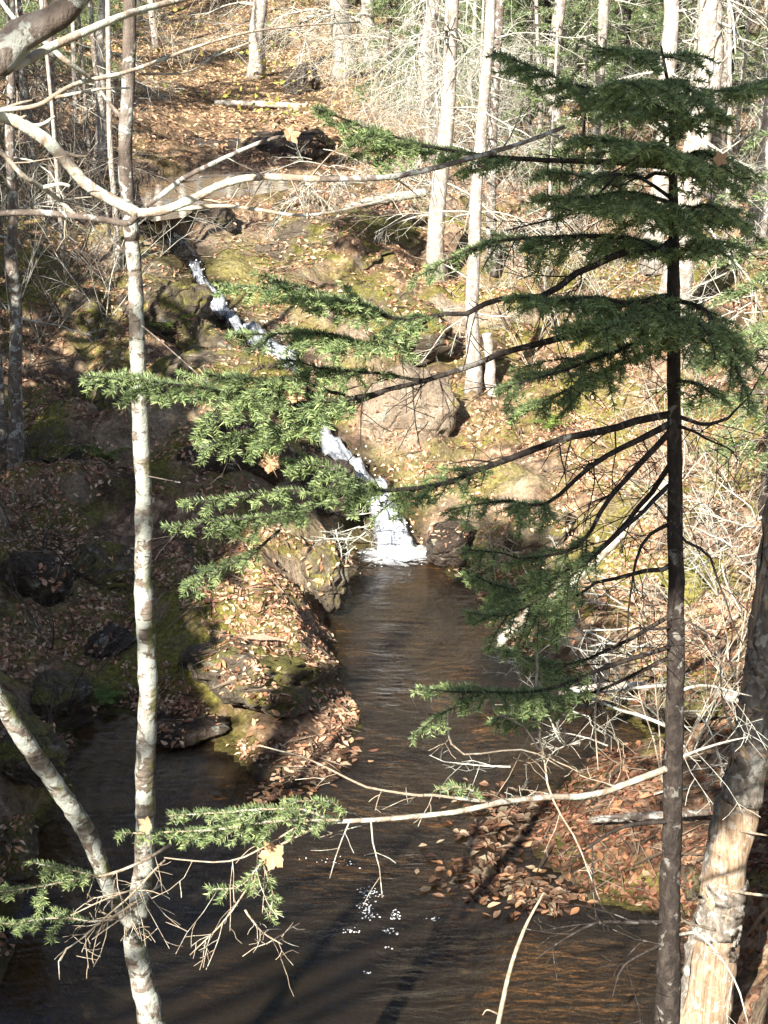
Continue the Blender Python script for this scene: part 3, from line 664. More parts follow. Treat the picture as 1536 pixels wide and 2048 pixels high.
B([(1348, 610, 4.2), (1240, 630, 4.4), (1110, 655, 4.6)], .007, .05, .22, bare=1)
B([(1348, 600, 4.2), (1410, 620, 4.1), (1450, 680, 4.0), (1490, 800, 3.95)], .008, .08, .22, bare=1, droop=.8)
B([(1348, 640, 4.2), (1400, 650, 3.95), (1430, 720, 3.85)], .006, .05, .20, bare=1, droop=.8)
B([(1348, 660, 4.2), (1240, 700, 4.1), (1130, 740, 4.0), (1005, 775, 3.95)], .008, .12, .24, bare=2)
B([(1348, 690, 4.2), (1220, 740, 4.3), (1090, 800, 4.4), (1020, 830, 4.45)], .007, .25, .20, bare=3)
B([(1348, 760, 4.2), (1400, 770, 4.1), (1450, 800, 4.0)], .006, .2, .12, bare=2)
B([(1348, 827, 4.2), (1118, 882, 4.1), (1008, 922, 4.02), (893, 962, 3.95), (740, 985, 3.9), (560, 985, 3.85), (385, 1005, 3.8)], .012, .42, .20, bare=8, droop=.4, only=(0, 1))
B([(700, 985, 3.9), (560, 1030, 3.84), (430, 1040, 3.8), (330, 1058, 3.78)], .004, .1, .13, bare=1)
B([(760, 985, 3.9), (680, 940, 3.84), (575, 925, 3.8)], .004, .1, .15, bare=1)
B([(560, 1060, 3.85), (470, 1130, 3.8), (365, 1172, 3.78)], .004, .15, .13, bare=2)
B([(1348, 842, 4.2), (1198, 922, 4.1), (1088, 1012, 4.0), (1010, 1000, 3.95), (900, 1020, 3.9)], .010, .55, .20, bare=6)
B([(1346, 857, 4.2), (1248, 962, 4.15), (1208, 1012, 4.1), (1150, 1100, 4.05), (1030, 1110, 4.0), (935, 1098, 3.95)], .009, .50, .20, bare=6)
B([(1350, 900, 4.2), (1290, 1010, 4.3), (1180, 1110, 4.35), (1050, 1180, 4.35), (920, 1140, 4.3)], .009, .50, .22, bare=5)
B([(1350, 960, 4.2), (1240, 1060, 4.0), (1120, 1170, 3.95), (1020, 1230, 3.9), (935, 1225, 3.88)], .008, .45, .20, bare=5)
B([(1350, 1126, 4.2), (1268, 1141, 4.15), (1193, 1169, 4.1), (1080, 1260, 4.05)], .008, .6, .15, bare=6)
B([(1350, 1044, 4.2), (1293, 1074, 4.15), (1268, 1134, 4.1), (1258, 1224, 4.08), (1253, 1284, 4.05)], .006, 2, bare=6)
B([(1351, 1251, 4.2), (1273, 1259, 4.1), (1233, 1285, 4.0)], .005, 2, bare=4)
B([(1351, 1250, 4.2), (1400, 1258, 4.15), (1450, 1275, 4.1)], .004, 2, bare=4)
B([(1351, 1060, 4.2), (1410, 1120, 4.15), (1440, 1190, 4.1), (1483, 1295, 4.05)], .005, 2, bare=5)
B([(1350, 850, 4.2), (1400, 870, 4.1), (1460, 910, 4.0)], .006, 2, bare=5)
B([(1350, 830, 4.2), (1420, 850, 4.3), (1480, 820, 4.45), (1545, 700, 4.6)], .007, 2, bare=6)
B([(1350, 1290, 4.2), (1230, 1330, 4.1), (1090, 1380, 4.0), (960, 1385, 3.92), (840, 1375, 3.87)], .008, .35, .16, bare=5, droop=.6)
B([(960, 1390, 3.92), (900, 1420, 3.88), (828, 1470, 3.85)], .004, .1, .11, bare=2, droop=.7)
B([(1350, 1310, 4.2), (1200, 1380, 4.3), (1060, 1420, 4.35), (980, 1440, 4.35)], .007, .45, .17, bare=5)
B([(1350, 1225, 4.2), (1240, 1290, 4.3), (1120, 1330, 4.4), (1000, 1300, 4.45)], .007, .55, .15, bare=6)
# dead lower branches, some in pale bark
B([(1350, 1530, 4.2), (1200, 1588, 4.1), (1100, 1594, 4.0), (1000, 1605, 3.9), (918, 1623, 3.85), (768, 1638, 3.75), (640, 1645, 3.7)], .011, 2, wood='branch', bare=7, end_r=.006)
B([(990, 1603, 3.9), (768, 1581, 3.82), (725, 1571, 3.8), (620, 1520, 3.76), (520, 1492, 3.72)], .005, 2, wood='twig', bare=4)
B([(1350, 1641, 4.2), (1248, 1653, 4.1), (1183, 1691, 4.0), (1120, 1740, 3.95)], .009, 2, bare=4)
B([(1340, 1841, 4.2), (1218, 1841, 4.1), (1148, 1866, 4.0), (1078, 1926, 3.95)], .009, 2, bare=4)
B([(1340, 1880, 4.2), (1248, 1931, 4.1), (1228, 1991, 4.05)], .006, 2, bare=3)
B([(1350, 1370, 4.2), (1225, 1382, 4.35), (1110, 1392, 4.45)], .006, 2, wood='twig_grey', bare=5)
B([(1350, 1460, 4.2), (1200, 1402, 4.3), (1085, 1352, 4.4), (1010, 1300, 4.45)], .006, 2, wood='twig_grey', bare=6)
B([(1203, 1350, 4.3), (1190, 1424, 4.2), (1196, 1536, 4.15)], .0035, 2, wood='twig', bare=3)
B([(1073, 1300, 4.2), (1076, 1424, 4.1), (1100, 1545, 4.05), (1105, 1592, 4.0), (1150, 1690, 3.95), (1205, 1805, 3.92)], .0045, 2, wood='twig', bare=5)
B([(983, 1414, 4.2), (1050, 1455, 4.15), (1078, 1505, 4.12), (1160, 1548, 4.1)], .004, 2, wood='twig', bare=4)
B([(895, 1420, 3.9), (895, 1460, 3.9), (925, 1508, 3.92), (1050, 1500, 3.96), (1130, 1540, 4.0)], .0035, 2, wood='twig', bare=4)
B([(1350, 1520, 4.2), (1420, 1490, 4.2), (1500, 1470, 4.2)], .006, 2, wood='twig_grey', bare=4)
B([(1350, 1380, 4.2), (1420, 1372, 4.2), (1500, 1388, 4.25)], .006, 2, wood='twig_grey', bare=4)
B([(1355, 1870, 4.2), (1400, 1870, 4.1), (1470, 1960, 4.05), (1500, 2050, 4.0)], .006, 2, wood='twig_grey', bare=4)
# green end of the long lower branch, with its dead hanging twigs
B([(680, 1640, 3.7), (560, 1640, 3.68), (420, 1660, 3.66), (248, 1666, 3.64)], .005, .02, .13, wood='twig', bare=0, droop=.5)
B([(665, 1645, 3.7), (600, 1620, 3.68), (460, 1625, 3.66), (335, 1630, 3.65)], .004, .02, .12, wood='twig', bare=0, droop=.5)
B([(690, 1635, 3.72), (660, 1600, 3.7), (585, 1600, 3.69)], .003, .05, .08, wood='twig', bare=0)
B([(640, 1650, 3.7), (545, 1700, 3.68), (505, 1760, 3.66), (450, 1840, 3.65), (380, 1910, 3.64)], .004, 2, wood='twig', bare=6, dead_droop=2.5)
B([(545, 1700, 3.68), (480, 1770, 3.64), (420, 1785, 3.62)], .003, .15, .09, wood='twig', bare=2, droop=.7)
B([(520, 1720, 3.68), (550, 1800, 3.66), (545, 1830, 3.65)], .003, .3, .05, wood='twig', bare=2, droop=.7)
B([(490, 1820, 3.66), (520, 1860, 3.66), (575, 1898, 3.66)], .003, 2, wood='twig', bare=8, dead_droop=2.5)
B([(600, 1650, 3.7), (470, 1720, 3.66), (330, 1715, 3.64)], .003, 2, wood='twig', bare=6, dead_droop=3)
B([(960, 1605, 3.88), (930, 1580, 3.85), (870, 1580, 3.83)], .003, .2, .07, wood='twig', bare=1)

# the small bough at the lower left edge
base = W(285, 1800, 4.45)
sb = thing('spruce_bough', base, 'half dead spruce bough with green tips crossing the birch at the lower left edge', 'branch')
B2 = lambda *a, **k: bough(sb, base, *a, **k)
B2([(340, 1690, 4.45), (270, 1730, 4.3), (200, 1755, 4.25), (100, 1768, 4.2), (-10, 1785, 4.15)], .006, .52, .12, wood='twig', bare=6, droop=.3)
B2([(200, 1755, 4.25), (140, 1740, 4.2), (65, 1725, 4.18)], .004, .2, .10, wood='twig', bare=1)
B2([(320, 1770, 4.45), (250, 1820, 4.3), (180, 1845, 4.25), (80, 1840, 4.2), (-10, 1845, 4.15)], .006, .5, .13, wood='twig', bare=6, droop=.3)
B2([(330, 1720, 4.4), (250, 1800, 4.3), (160, 1880, 4.25), (120, 1910, 4.22), (120, 1960, 4.2)], .004, 2, wood='twig', bare=6)
B2([(300, 1770, 4.4), (230, 1790, 4.28), (140, 1830, 4.22)], .004, 2, wood='twig', bare=6)
B2([(290, 1800, 4.4), (235, 1840, 4.3), (180, 1880, 4.26)], .004, 2, wood='twig', bare=6)

# ------------------------------------------------------------------ the near birch, the dead snag, the overhanging limb
BY = 4.75
b0 = W(318, 2120, BY); base = np.array([b0[0] + .05, b0[1], gz(b0[0], b0[1])])
birch = thing('birch_tree', base, 'slim pale lichened birch with two stems rising through the left of the pool', 'tree')
K = np.array([[*base, .06]] + [[*W(x, y, BY), mpp(y, BY) * w * .5] for x, y, w in [(303, 2048, 58), (288, 1975, 53), (272, 1900, 52), (272, 1840, 50), (286, 1750, 46), (290, 1650, 44), (291, 1500, 43), (297, 1400, 42), (293, 1300, 41), (286, 1150, 39), (288, 1000, 37), (281, 850, 37), (275, 700, 35), (270, 560, 33), (263, 470, 30)]])
S = spline(K, 150); S[:, 3] *= .9 * (1 + .07 * perlin(S[:, :3] * 7)); mb = MB(); tube(mb, S[:, :3], S[:, 3], 18, .16, 7); link('trunk', mb.mesh('trunk', M['birch'], base), birch)
tp, S = stem([(264, 480, BY, 30), (256, 400, BY, 29), (250, 300, BY, 28), (257, 150, BY, 27), (260, 0, BY, 26), (262, -300, BY, 22), (270, -900, BY, 10)], 'upper_trunk', birch, base, 'birch_dark')
stem([(270, 1850, BY - .02, 36), (225, 1790, BY - .06, 36), (195, 1715, BY - .1, 38), (165, 1650, BY - .14, 42), (115, 1575, BY - .2, 40), (55, 1490, BY - .26, 42), (0, 1400, BY - .3, 40), (-60, 1300, BY - .34, 38), (-160, 1100, BY - .4, 34)], 'second_stem', birch, base, 'birch', 16, .16, None, 7, .88)
for pth in [[(268, 520, BY, 8), (225, 480, BY, 7), (215, 430, 4.8, 5), (205, 380, 4.85, 3)], [(250, 240, BY, 12), (225, 215, BY, 9), (200, 180, BY, 6)], [(270, 640, BY, 4), (330, 690, 4.6, 3), (420, 770, 4.5, 2)], [(285, 950, BY, 3), (360, 965, 4.6, 2)]]:
    stem(pth, 'branch', birch, base, 'birch_dark', 6)

NY = 6.4
base = W(1402, 2075, NY); base[2] = min(base[2], gz(base[0], base[1])) - .1
snag = thing('dead_snag', base, 'leaning dead trunk of bare tan wood and peeling grey bark at lower right', 'tree')
K = np.array([[*base, .12]] + [[*W(x, y, NY), mpp(y, NY) * w * .5] for x, y, w in [(1404, 2048, 92), (1418, 1960, 90), (1432, 1860, 86), (1447, 1780, 84), (1458, 1715, 82), (1480, 1600, 74), (1498, 1500, 66), (1512, 1400, 58), (1524, 1300, 52), (1536, 1180, 46), (1552, 1040, 40), (1575, 880, 30)]])
S = spline(K, 110); mb = MB(); S[:, 3] *= 1 + .10 * perlin(S[:, :3] * 3.2); tube(mb, S[:, :3], S[:, 3], 36, .26, 4.5); link('trunk', mb.mesh('trunk', M['wood'], base), snag)
def bark_patch(t0, t1, a0, a1, seed):     # curved plates of bark standing proud of the wood, with a ragged edge
    m, q = 18, 14; mbp = MB(); tt = np.linspace(t0, t1, m); aa = np.linspace(a0, a1, q)
    edge = .5 + .5 * fbm(np.stack([tt * 60, tt * 0 + seed, tt * 0], 1), 3)
    i = (tt * (len(S) - 1)).astype(int); C = S[i, :3]; R = S[i, 3]; T = unit(np.gradient(C, axis=0)); u = unit(np.cross(T, [0, 1.0, 0])); w = np.cross(u, T)
    A = a0 + (aa[None] - a0) * (.6 + .5 * edge)[:, None] + .15 * edge[:, None]
    D = u[:, None] * np.cos(A)[..., None] + w[:, None] * np.sin(A)[..., None]
    rr = R[:, None] * 1.03 + .010 + .022 * fbm(np.stack([A * 3, np.broadcast_to(tt[:, None] * 40, A.shape), 0 * A + seed], -1), 3)
    Vo = C[:, None] + D * rr[..., None]; Vi = C[:, None] + D * (R * .97)[:, None, None]
    k = (np.arange(m - 1)[:, None] * q + np.arange(q - 1)[None]).ravel(); Q = np.stack([k, k + 1, k + 1 + q, k + q], 1); N = m * q
    e1 = np.arange(q - 1); e2 = e1 + (m - 1) * q; s1 = np.arange(m - 1) * q; s2 = s1 + q - 1
    Q = np.vstack([Q, np.stack([e1 + 1, e1, e1 + N, e1 + 1 + N], 1), np.stack([e2, e2 + 1, e2 + 1 + N, e2 + N], 1), np.stack([s1, s1 + q, s1 + q + N, s1 + N], 1), np.stack([s2 + q, s2, s2 + N, s2 + q + N], 1)])
    mbp.add(np.vstack([Vo.reshape(-1, 3), Vi.reshape(-1, 3)]), Q); link('bark_patch', mbp.mesh('bark_patch', M['snag_bark'], base), snag)
bark_patch(.27, .36, 2.8, 6.9, 1); bark_patch(.12, .28, 6.0, 7.3, 2); bark_patch(.34, .48, 5.9, 7.6, 3); bark_patch(.24, .30, 3.2, 4.4, 6); bark_patch(.49, .72, .6, 6.9, 4); bark_patch(.68, .98, .2, 6.4, 8); bark_patch(.02, .10, 5.9, 7.0, 5)
for pth in [[(1450, 1780, 6.35, 7), (1520, 1790, 6.1, 6), (1580, 1795, 6.0, 5)], [(1470, 1660, 6.35, 6), (1540, 1672, 6.1, 4)], [(1500, 1520, 6.35, 7), (1450, 1420, 6.2, 5), (1440, 1330, 6.1, 3)], [(1430, 1860, 6.3, 6), (1375, 1845, 6.1, 5), (1350, 1825, 6.0, 3)]]:
    stem(pth, 'branch', snag, base, 'twig', 6)

base = W(-60, 330, 3.3)
limb = thing('overhanging_branch', base, 'pale lichened hardwood branch forking across the whole upper left', 'branch')
LY = 3.5
def LB(path, w0, w1, mat='branch', sub=3):
    nn = len(path); o, S = stem([(x, y, Y, w0 + (w1 - w0) * k / (nn - 1)) for k, (x, y, Y) in enumerate(path)], 'branch', limb, base, mat, 10, .12)
    for k in range(sub):                  # short knobby side shoots
        i = rng.integers(len(S) // 6, len(S) - 2); d = unit(S[i + 1, :3] - S[i, :3]); c = rot_about(d, np.array([rng.normal() * .3, 1, rng.normal() * .3]), math.radians(rng.choice([-1, 1]) * rng.uniform(35, 60)))
        mb = MB(); grow(mb, S[i, :3], c, rng.uniform(.03, .12), max(S[i, 3] * .5, .0018), 1, .15, 0, 1); link('shoot', mb.mesh('shoot', M['twig' if mat == 'branch' else mat], base), o)
    return o
LB([(-80, 205, 3.3), (0, 230, LY), (50, 252, LY), (100, 287, LY), (140, 332, LY), (178, 372, LY), (245, 410, LY), (276, 426, LY)], 27, 22, sub=4)
LB([(276, 426, LY), (330, 420, LY), (390, 395, LY), (450, 367, LY), (520, 354, LY), (640, 358, LY)], 20, 13, sub=3)
LB([(640, 358, LY), (768, 355, LY), (860, 338, LY), (950, 314, LY), (1050, 284, LY), (1130, 253, LY)], 13, 8, 'birch_dark', 4)
LB([(300, 425, LY), (380, 416, LY), (450, 412, LY), (520, 420, LY), (590, 430, LY), (660, 425, LY), (768, 400, LY)], 10, 5, sub=3)
LB([(292, 412, LY), (330, 385, LY), (370, 355, LY), (440, 320, LY), (500, 293, LY), (545, 277, LY), (600, 268, LY)], 12, 6, 'birch_dark', 3)
LB([(-40, 428, LY), (70, 425, LY), (150, 432, LY), (210, 440, LY), (256, 446, LY), (276, 426, LY)], 13, 14, 'birch_dark', 3)
LB([(-30, 285, LY - .1), (10, 312, LY - .1), (45, 350, LY - .1), (85, 375, LY - .05), (120, 402, LY), (152, 432, LY)], 10, 9, sub=3)
LB([(85, 375, LY - .05), (120, 368, LY - .05), (140, 372, LY - .05)], 9, 6, sub=0)
LB([(55, 252, LY), (85, 248, LY), (110, 232, LY)], 9, 5, sub=0)
base2 = W(-60, 120, 2.8)
lim2 = thing('overhanging_limb', base2, 'thick mossy limb cutting the top left corner with pale side branches', 'branch')
for pth, nm in [([(-40, 150, 2.8, 76), (0, 115, 2.8, 74), (40, 72, 2.8, 66), (90, 48, 2.8, 58), (130, 20, 2.8, 56), (190, -60, 2.8, 50)], 'limb'),
                ([(10, 140, 2.8, 18), (60, 118, 2.85, 20), (100, 95, 2.9, 18), (225, 40, 3.0, 15), (300, 15, 3.1, 13), (400, -10, 3.2, 11)], 'branch'),
                ([(-20, 222, 3.0, 9), (70, 212, 3.0, 9), (110, 190, 3.0, 9), (160, 165, 3.05, 9), (260, 142, 3.1, 8), (390, 95, 3.2, 6), (500, 64, 3.3, 5), (620, 50, 3.4, 4), (720, 44, 3.5, 2)], 'branch'),
                ([(0, 0, 3.0, 9), (40, 50, 3.0, 10), (90, 85, 3.0, 10), (130, 120, 3.0, 11), (180, 155, 3.05, 9)], 'branch'),
                ([(280, 148, 3.1, 5), (370, 145, 3.2, 4), (430, 112, 3.25, 4), (500, 85, 3.3, 2)], 'branch'),
                ([(110, 195, 3.0, 7), (160, 185, 3.0, 6), (205, 178, 3.0, 5), (260, 176, 3.0, 3)], 'branch')]:
    stem(pth, nm, lim2, base2, 'branch' if nm == 'branch' else 'birch_dark', 12, .12)
base = W(990, 2060, 5.0)
st = thing('leaning_stick', base, 'thin pale stick slanting up from the bottom edge over the pool', 'stick')
stem([(985, 2110, 5.0, 12), (1000, 2030, 5.0, 10), (1020, 1940, 5.0, 9), (1042, 1875, 5.0, 8), (1060, 1835, 5.0, 6), (1088, 1785, 5.0, 4)], 'stem', st, base, 'twig', 7)
stem([(1000, 2030, 5.0, 5), (975, 2020, 4.98, 3), (965, 2030, 4.97, 2)], 'side_twig', st, base, 'twig', 5)
base = W(1270, 1040, 7.6)
fl = thing('dead_leaning_stem', base, 'dead lichened stem slanting down behind the spruce boughs to the pool', 'branch')
stem([(1360, 940, 7.8, 22), (1290, 1015, 7.8, 22), (1205, 1105, 7.8, 24), (1140, 1165, 7.8, 26), (1070, 1222, 7.8, 28), (1020, 1262, 7.8, 28), (990, 1292, 7.8, 20)], 'stem', fl, base, 'branch', 12, .3)
# __PART2_END__

# ------------------------------------------------------------------ trees and poles of the far bank
def pole(name, px, py, Y, wpx, lean, mat, label, group, h=None, twigs=14, tl=(.5, 1.4), tmat='twig_grey', droop=.5, cat='tree', lvl=2, zmin=1.0, stub=False):
    p = W(px, py, Y); z = gz(p[0], p[1]); b = np.array([p[0], p[1], z - .05]); r = mpp(py, Y) * wpx * .5
    h = h or rng.uniform(8, 12); root = thing(name, b, label, cat, group)
    n = 26; t = np.linspace(0, 1, n)[:, None]; P = b + t * np.array([lean * h, rng.normal() * .03 * h, h]) + np.c_[fbm(np.c_[t * 2.5, t * 0 + px, t * 0], 3), fbm(np.c_[t * 2.5, t * 0 + px + 50, t * 0], 3), 0 * t] * min(.5, r * (2.2 if not stub else .5))
    R = r * (1 - (.75 if not stub else .25) * t[:, 0]) * (1 + (0 if stub else .5) * np.exp(-t[:, 0] * h / .25)); mb = MB(); tube(mb, P, R, 12, .10, 3); link('trunk', mb.mesh('trunk', M[mat], b), root)
    if twigs:
        mb = MB()
        for k in range(twigs):
            tt = rng.uniform(zmin / h, min(.97, 6.0 / h)); i = int(tt * (n - 1)); a = rng.uniform(0, 2 * math.pi)
            grow(mb, P[i], np.array([math.cos(a), math.sin(a), rng.uniform(-.3, .35)]), rng.uniform(*tl), max(r * .14, .006), lvl, .2, droop, 6, (30, 65))
        link('crown', mb.mesh('crown', M[tmat], b), root)
    return root
G1 = 'trunks on the far bank'
pole('pale_tree', 512, 150, 36.5, 32, .0, 'pale', 'pale straight trunk alone on the orange slope at top centre left', G1, twigs=5)
pole('grey_tree', 690, 165, 35, 44, .01, 'grey', 'grey lichened trunk with twiggy branches left of the top centre thicket', G1, twigs=26, tl=(.8, 2.0))
pole('grey_tree', 745, 130, 38, 30, -.02, 'grey', 'slim grey trunk behind the lichened twigs at the top centre', G1, twigs=22, tl=(.8, 2.0))
pole('lichened_spruce', 868, 330, 26, 36, .01, 'grey', 'pinkish grey dead trunk hung with pale lichen near top centre', G1, twigs=46, tl=(.6, 1.7), lvl=2, droop=.9)
pole('lichened_spruce', 888, 575, 18.9, 34, -.002, 'grey', 'leaning grey trunk with ragged bark right of the mossy boulder', G1, twigs=22, tl=(.4, 1.1), droop=.8)
pole('pale_tree', 946, 790, 16.0, 29, .004, 'pale', 'tall pale straight trunk running up right of the centre', G1, twigs=16, tl=(.4, 1.2))
pole('pale_snag', 986, 785, 16.0, 24, -.10, 'pale', 'short pale leaning snag beside the tall pale trunk', G1, h=.75, twigs=0, stub=True, cat='stump')
pole('pale_tree', 1365, 640, 17.6, 62, .0, 'pale', 'thickest pale trunk, half hidden behind the spruce stem', G1, twigs=10)
pole('pale_tree', 1298, 560, 19.5, 40, .005, 'pale', 'pinkish pale trunk just left of the thickest trunk', G1, twigs=14)
pole('grey_tree', 1425, 420, 22.5, 34, -.01, 'birch_dark', 'dark trunk right of the spruce top', G1, twigs=16)
pole('pale_tree', 1505, 500, 20.5, 38, .0, 'pale', 'pale trunk near the right edge at the top', G1, twigs=18)
pole('dark_tree', 985, 560, 19.5, 20, .004, 'birch_dark', 'thin dark trunk just right of the tall pale trunk', G1, twigs=10)
pole('grey_tree', 1180, 400, 23.5, 26, .0, 'grey', 'grey trunk left of the dark spruce crown', G1, twigs=20)
pole('grey_tree', 1110, 360, 25.5, 28, .015, 'grey', 'grey trunk behind the long spruce boughs right of centre', G1, twigs=20)
pole('leaning_tree', 185, 300, 22, 24, .10, 'grey', 'pale leaning trunk left of the birch top', G1, h=6, twigs=10)
pole('leaning_tree', 20, 950, 12.9, 30, .075, 'birch_dark', 'crooked grey leaning trunk on the shaded left bank', G1, h=5.5, twigs=10, tl=(.3, .9))
pole('thin_tree', 8, 880, 13.3, 18, .0, 'birch_dark', 'thin grey trunk at the left edge on the shaded bank', G1, h=6, twigs=12, tl=(.3, .9))
pole('thin_tree', 120, 520, 18, 16, .02, 'birch_dark', 'thin dark trunk left of the birch at upper left', G1, h=6, twigs=14, tl=(.4, 1.0), tmat='twig_dark')
pole('thin_tree', 70, 420, 20, 20, -.03, 'birch_dark', 'dark trunk near the left edge at the top', G1, h=8, twigs=20, tl=(.5, 1.3), tmat='twig_dark')
MARKS = [(60, 'the left edge'), (150, 'the gap left of the birch'), (258, 'the birch top'), (400, 'the upper pool'), (512, 'the lone pale trunk'), (600, 'the rotten stump'), (690, 'the grey lichened trunk'), (780, 'the dark branch middle'), (868, 'the lichen hung trunk'), (946, 'the tall pale trunk'),
         (1050, 'the green spruce tip'), (1120, 'the dark branch end'), (1200, 'the left spruce flank'), (1298, 'the pinkish trunk'), (1365, 'the thickest trunk'), (1430, 'the right spruce flank'), (1505, 'the right edge')]
_used = {}
def place_label(head, px, Y, ymid):
    mx, nm = min(MARKS, key=lambda q: abs(q[0] - px)); rel = 'just left of' if px < mx - 8 else 'just right of' if px > mx + 8 else 'in line with'
    nm = nm if len(head.split()) < 5 else nm.replace('the left flank of ', '').replace('the right flank of ', '')
    for lab in (f"{head} {rel} {nm}, {'nearer' if Y < ymid else 'farther'} one", f"{head} {rel} {nm}, behind its twin", f"{head} {rel} {nm}, half hidden"):
        if lab not in _used: _used[lab] = 1; return lab
    _used[lab] += 1; return lab
for k in range(24):
    px = 820 + (k + rng.random()) * 31; Y = rng.uniform(21, 42); mt = ['grey', 'pale', 'birch_dark', 'grey'][k % 4]
    pole('slim_pole', px, 200, Y, rng.uniform(6, 13), rng.normal() * .035, mt, place_label({'grey': 'slim grey pole', 'pale': 'slim pale pole', 'birch_dark': 'slim dark pole'}[mt], px, Y, 31), 'slim poles of the upper right thicket', twigs=11, tl=(.4, 1.5), droop=.4)
for k in range(11):
    px = -50 + (k + rng.random()) * 27; Y = rng.uniform(17, 36); mt = ['birch_dark', 'grey'][k % 2]
    pole('slim_pole', px, 200, Y, rng.uniform(6, 13), rng.normal() * .05, mt, place_label({'grey': 'slim grey pole', 'birch_dark': 'slim dark pole'}[mt], px, Y, 26), 'slim poles of the upper left thicket', twigs=12, tl=(.4, 1.4), tmat='twig_dark' if k % 2 else 'twig_grey', droop=.4)
for k in range(14):
    px = 250 + (k + rng.random()) * 41; Y = rng.uniform(40, 58); mt = ['grey', 'pale'][k % 2]
    pole('far_tree', px, 20, Y, rng.uniform(8, 18), rng.normal() * .02, mt, place_label('far thin %s trunk' % mt, px, Y, 49), 'far trunks on the leafy slope', twigs=8, tl=(.6, 1.8), droop=.2)

# ------------------------------------------------------------------ bare shrubs
def shrub(px, py, Y, h, nst, mat, label, group, spread=.5, lvl=2, r=.007, nsub=5, up=1.0):
    p = W(px, py, Y); b = np.array([p[0], p[1], gz(p[0], p[1]) - .03]); mb = MB(); root = thing('bare_shrub', b, label, 'shrub', group)
    for k in range(nst):
        a = rng.uniform(0, 2 * math.pi); grow(mb, b + rng.normal(size=3) * [.01, .01, 0], np.array([math.cos(a) * spread, math.sin(a) * spread, up]), h * rng.uniform(.6, 1.1), r, lvl, .14, .12, nsub, (25, 60))
    link('twigs', mb.mesh('twigs', M[mat], b), root)
for k in range(46):
    Y = rng.uniform(16.5, 36); px = 830 + (k + rng.random()) * 16; h = rng.uniform(1.2, 3.2); mt = ['twig', 'twig_grey', 'twig_dark'][k % 3]
    shrub(px, 300, Y, h, 6, mt, place_label(('tall ' if h > 2.1 else 'low ') + {'twig': 'tan', 'twig_grey': 'grey', 'twig_dark': 'dark'}[mt] + ' leafless shrub', px, Y, 26), 'bare shrubs of the upper right', .55, r=.006, nsub=6)
for k in range(18):
    Y = 8.6 + (k + rng.random()) * .42; px = rng.uniform(1390, 1590); h = rng.uniform(.8, 1.7); mt = ['twig', 'twig_grey'][k % 2]
    shrub(px, 300, Y, h, 4, mt, ['tan', 'grey'][k % 2] + ' leafless bush on the right edge bank, %s in row' % ['first', 'second', 'third', 'fourth', 'fifth', 'sixth', 'seventh', 'eighth', 'ninth'][k // 2], 'bare shrubs along the right edge', .7)
for k in range(24):
    Y = rng.uniform(14, 27); px = -70 + (k + rng.random()) * 13; h = rng.uniform(1.0, 2.4); mt = ['twig_dark', 'twig_dark', 'twig_grey'][k % 3]
    shrub(px, 300, Y, h, 4, mt, place_label(('tall ' if h > 1.7 else 'low ') + ('dark' if mt == 'twig_dark' else 'grey') + ' leafless shrub', px, Y, 20), 'bare shrubs of the upper left', .6)
for k in range(7):
    Y = 9.2 + (k + rng.random()) * .55; px = rng.uniform(-50, 70); shrub(px, 300, Y, rng.uniform(.6, 1.2), 3, 'twig_dark', 'leafless bush on the dark left shore, %s from the near end' % ['first', 'second', 'third', 'fourth', 'fifth', 'sixth', 'seventh'][k], 'bare shrubs on the left shore', .6)
for k in range(14):
    Y = rng.uniform(30, 50); px = 280 + (k + rng.random()) * 40; shrub(px, 100, Y, rng.uniform(1.0, 2.4), 3, 'twig', place_label('leafless sapling', px, Y, 40), 'bare saplings on the leafy slope', .4)
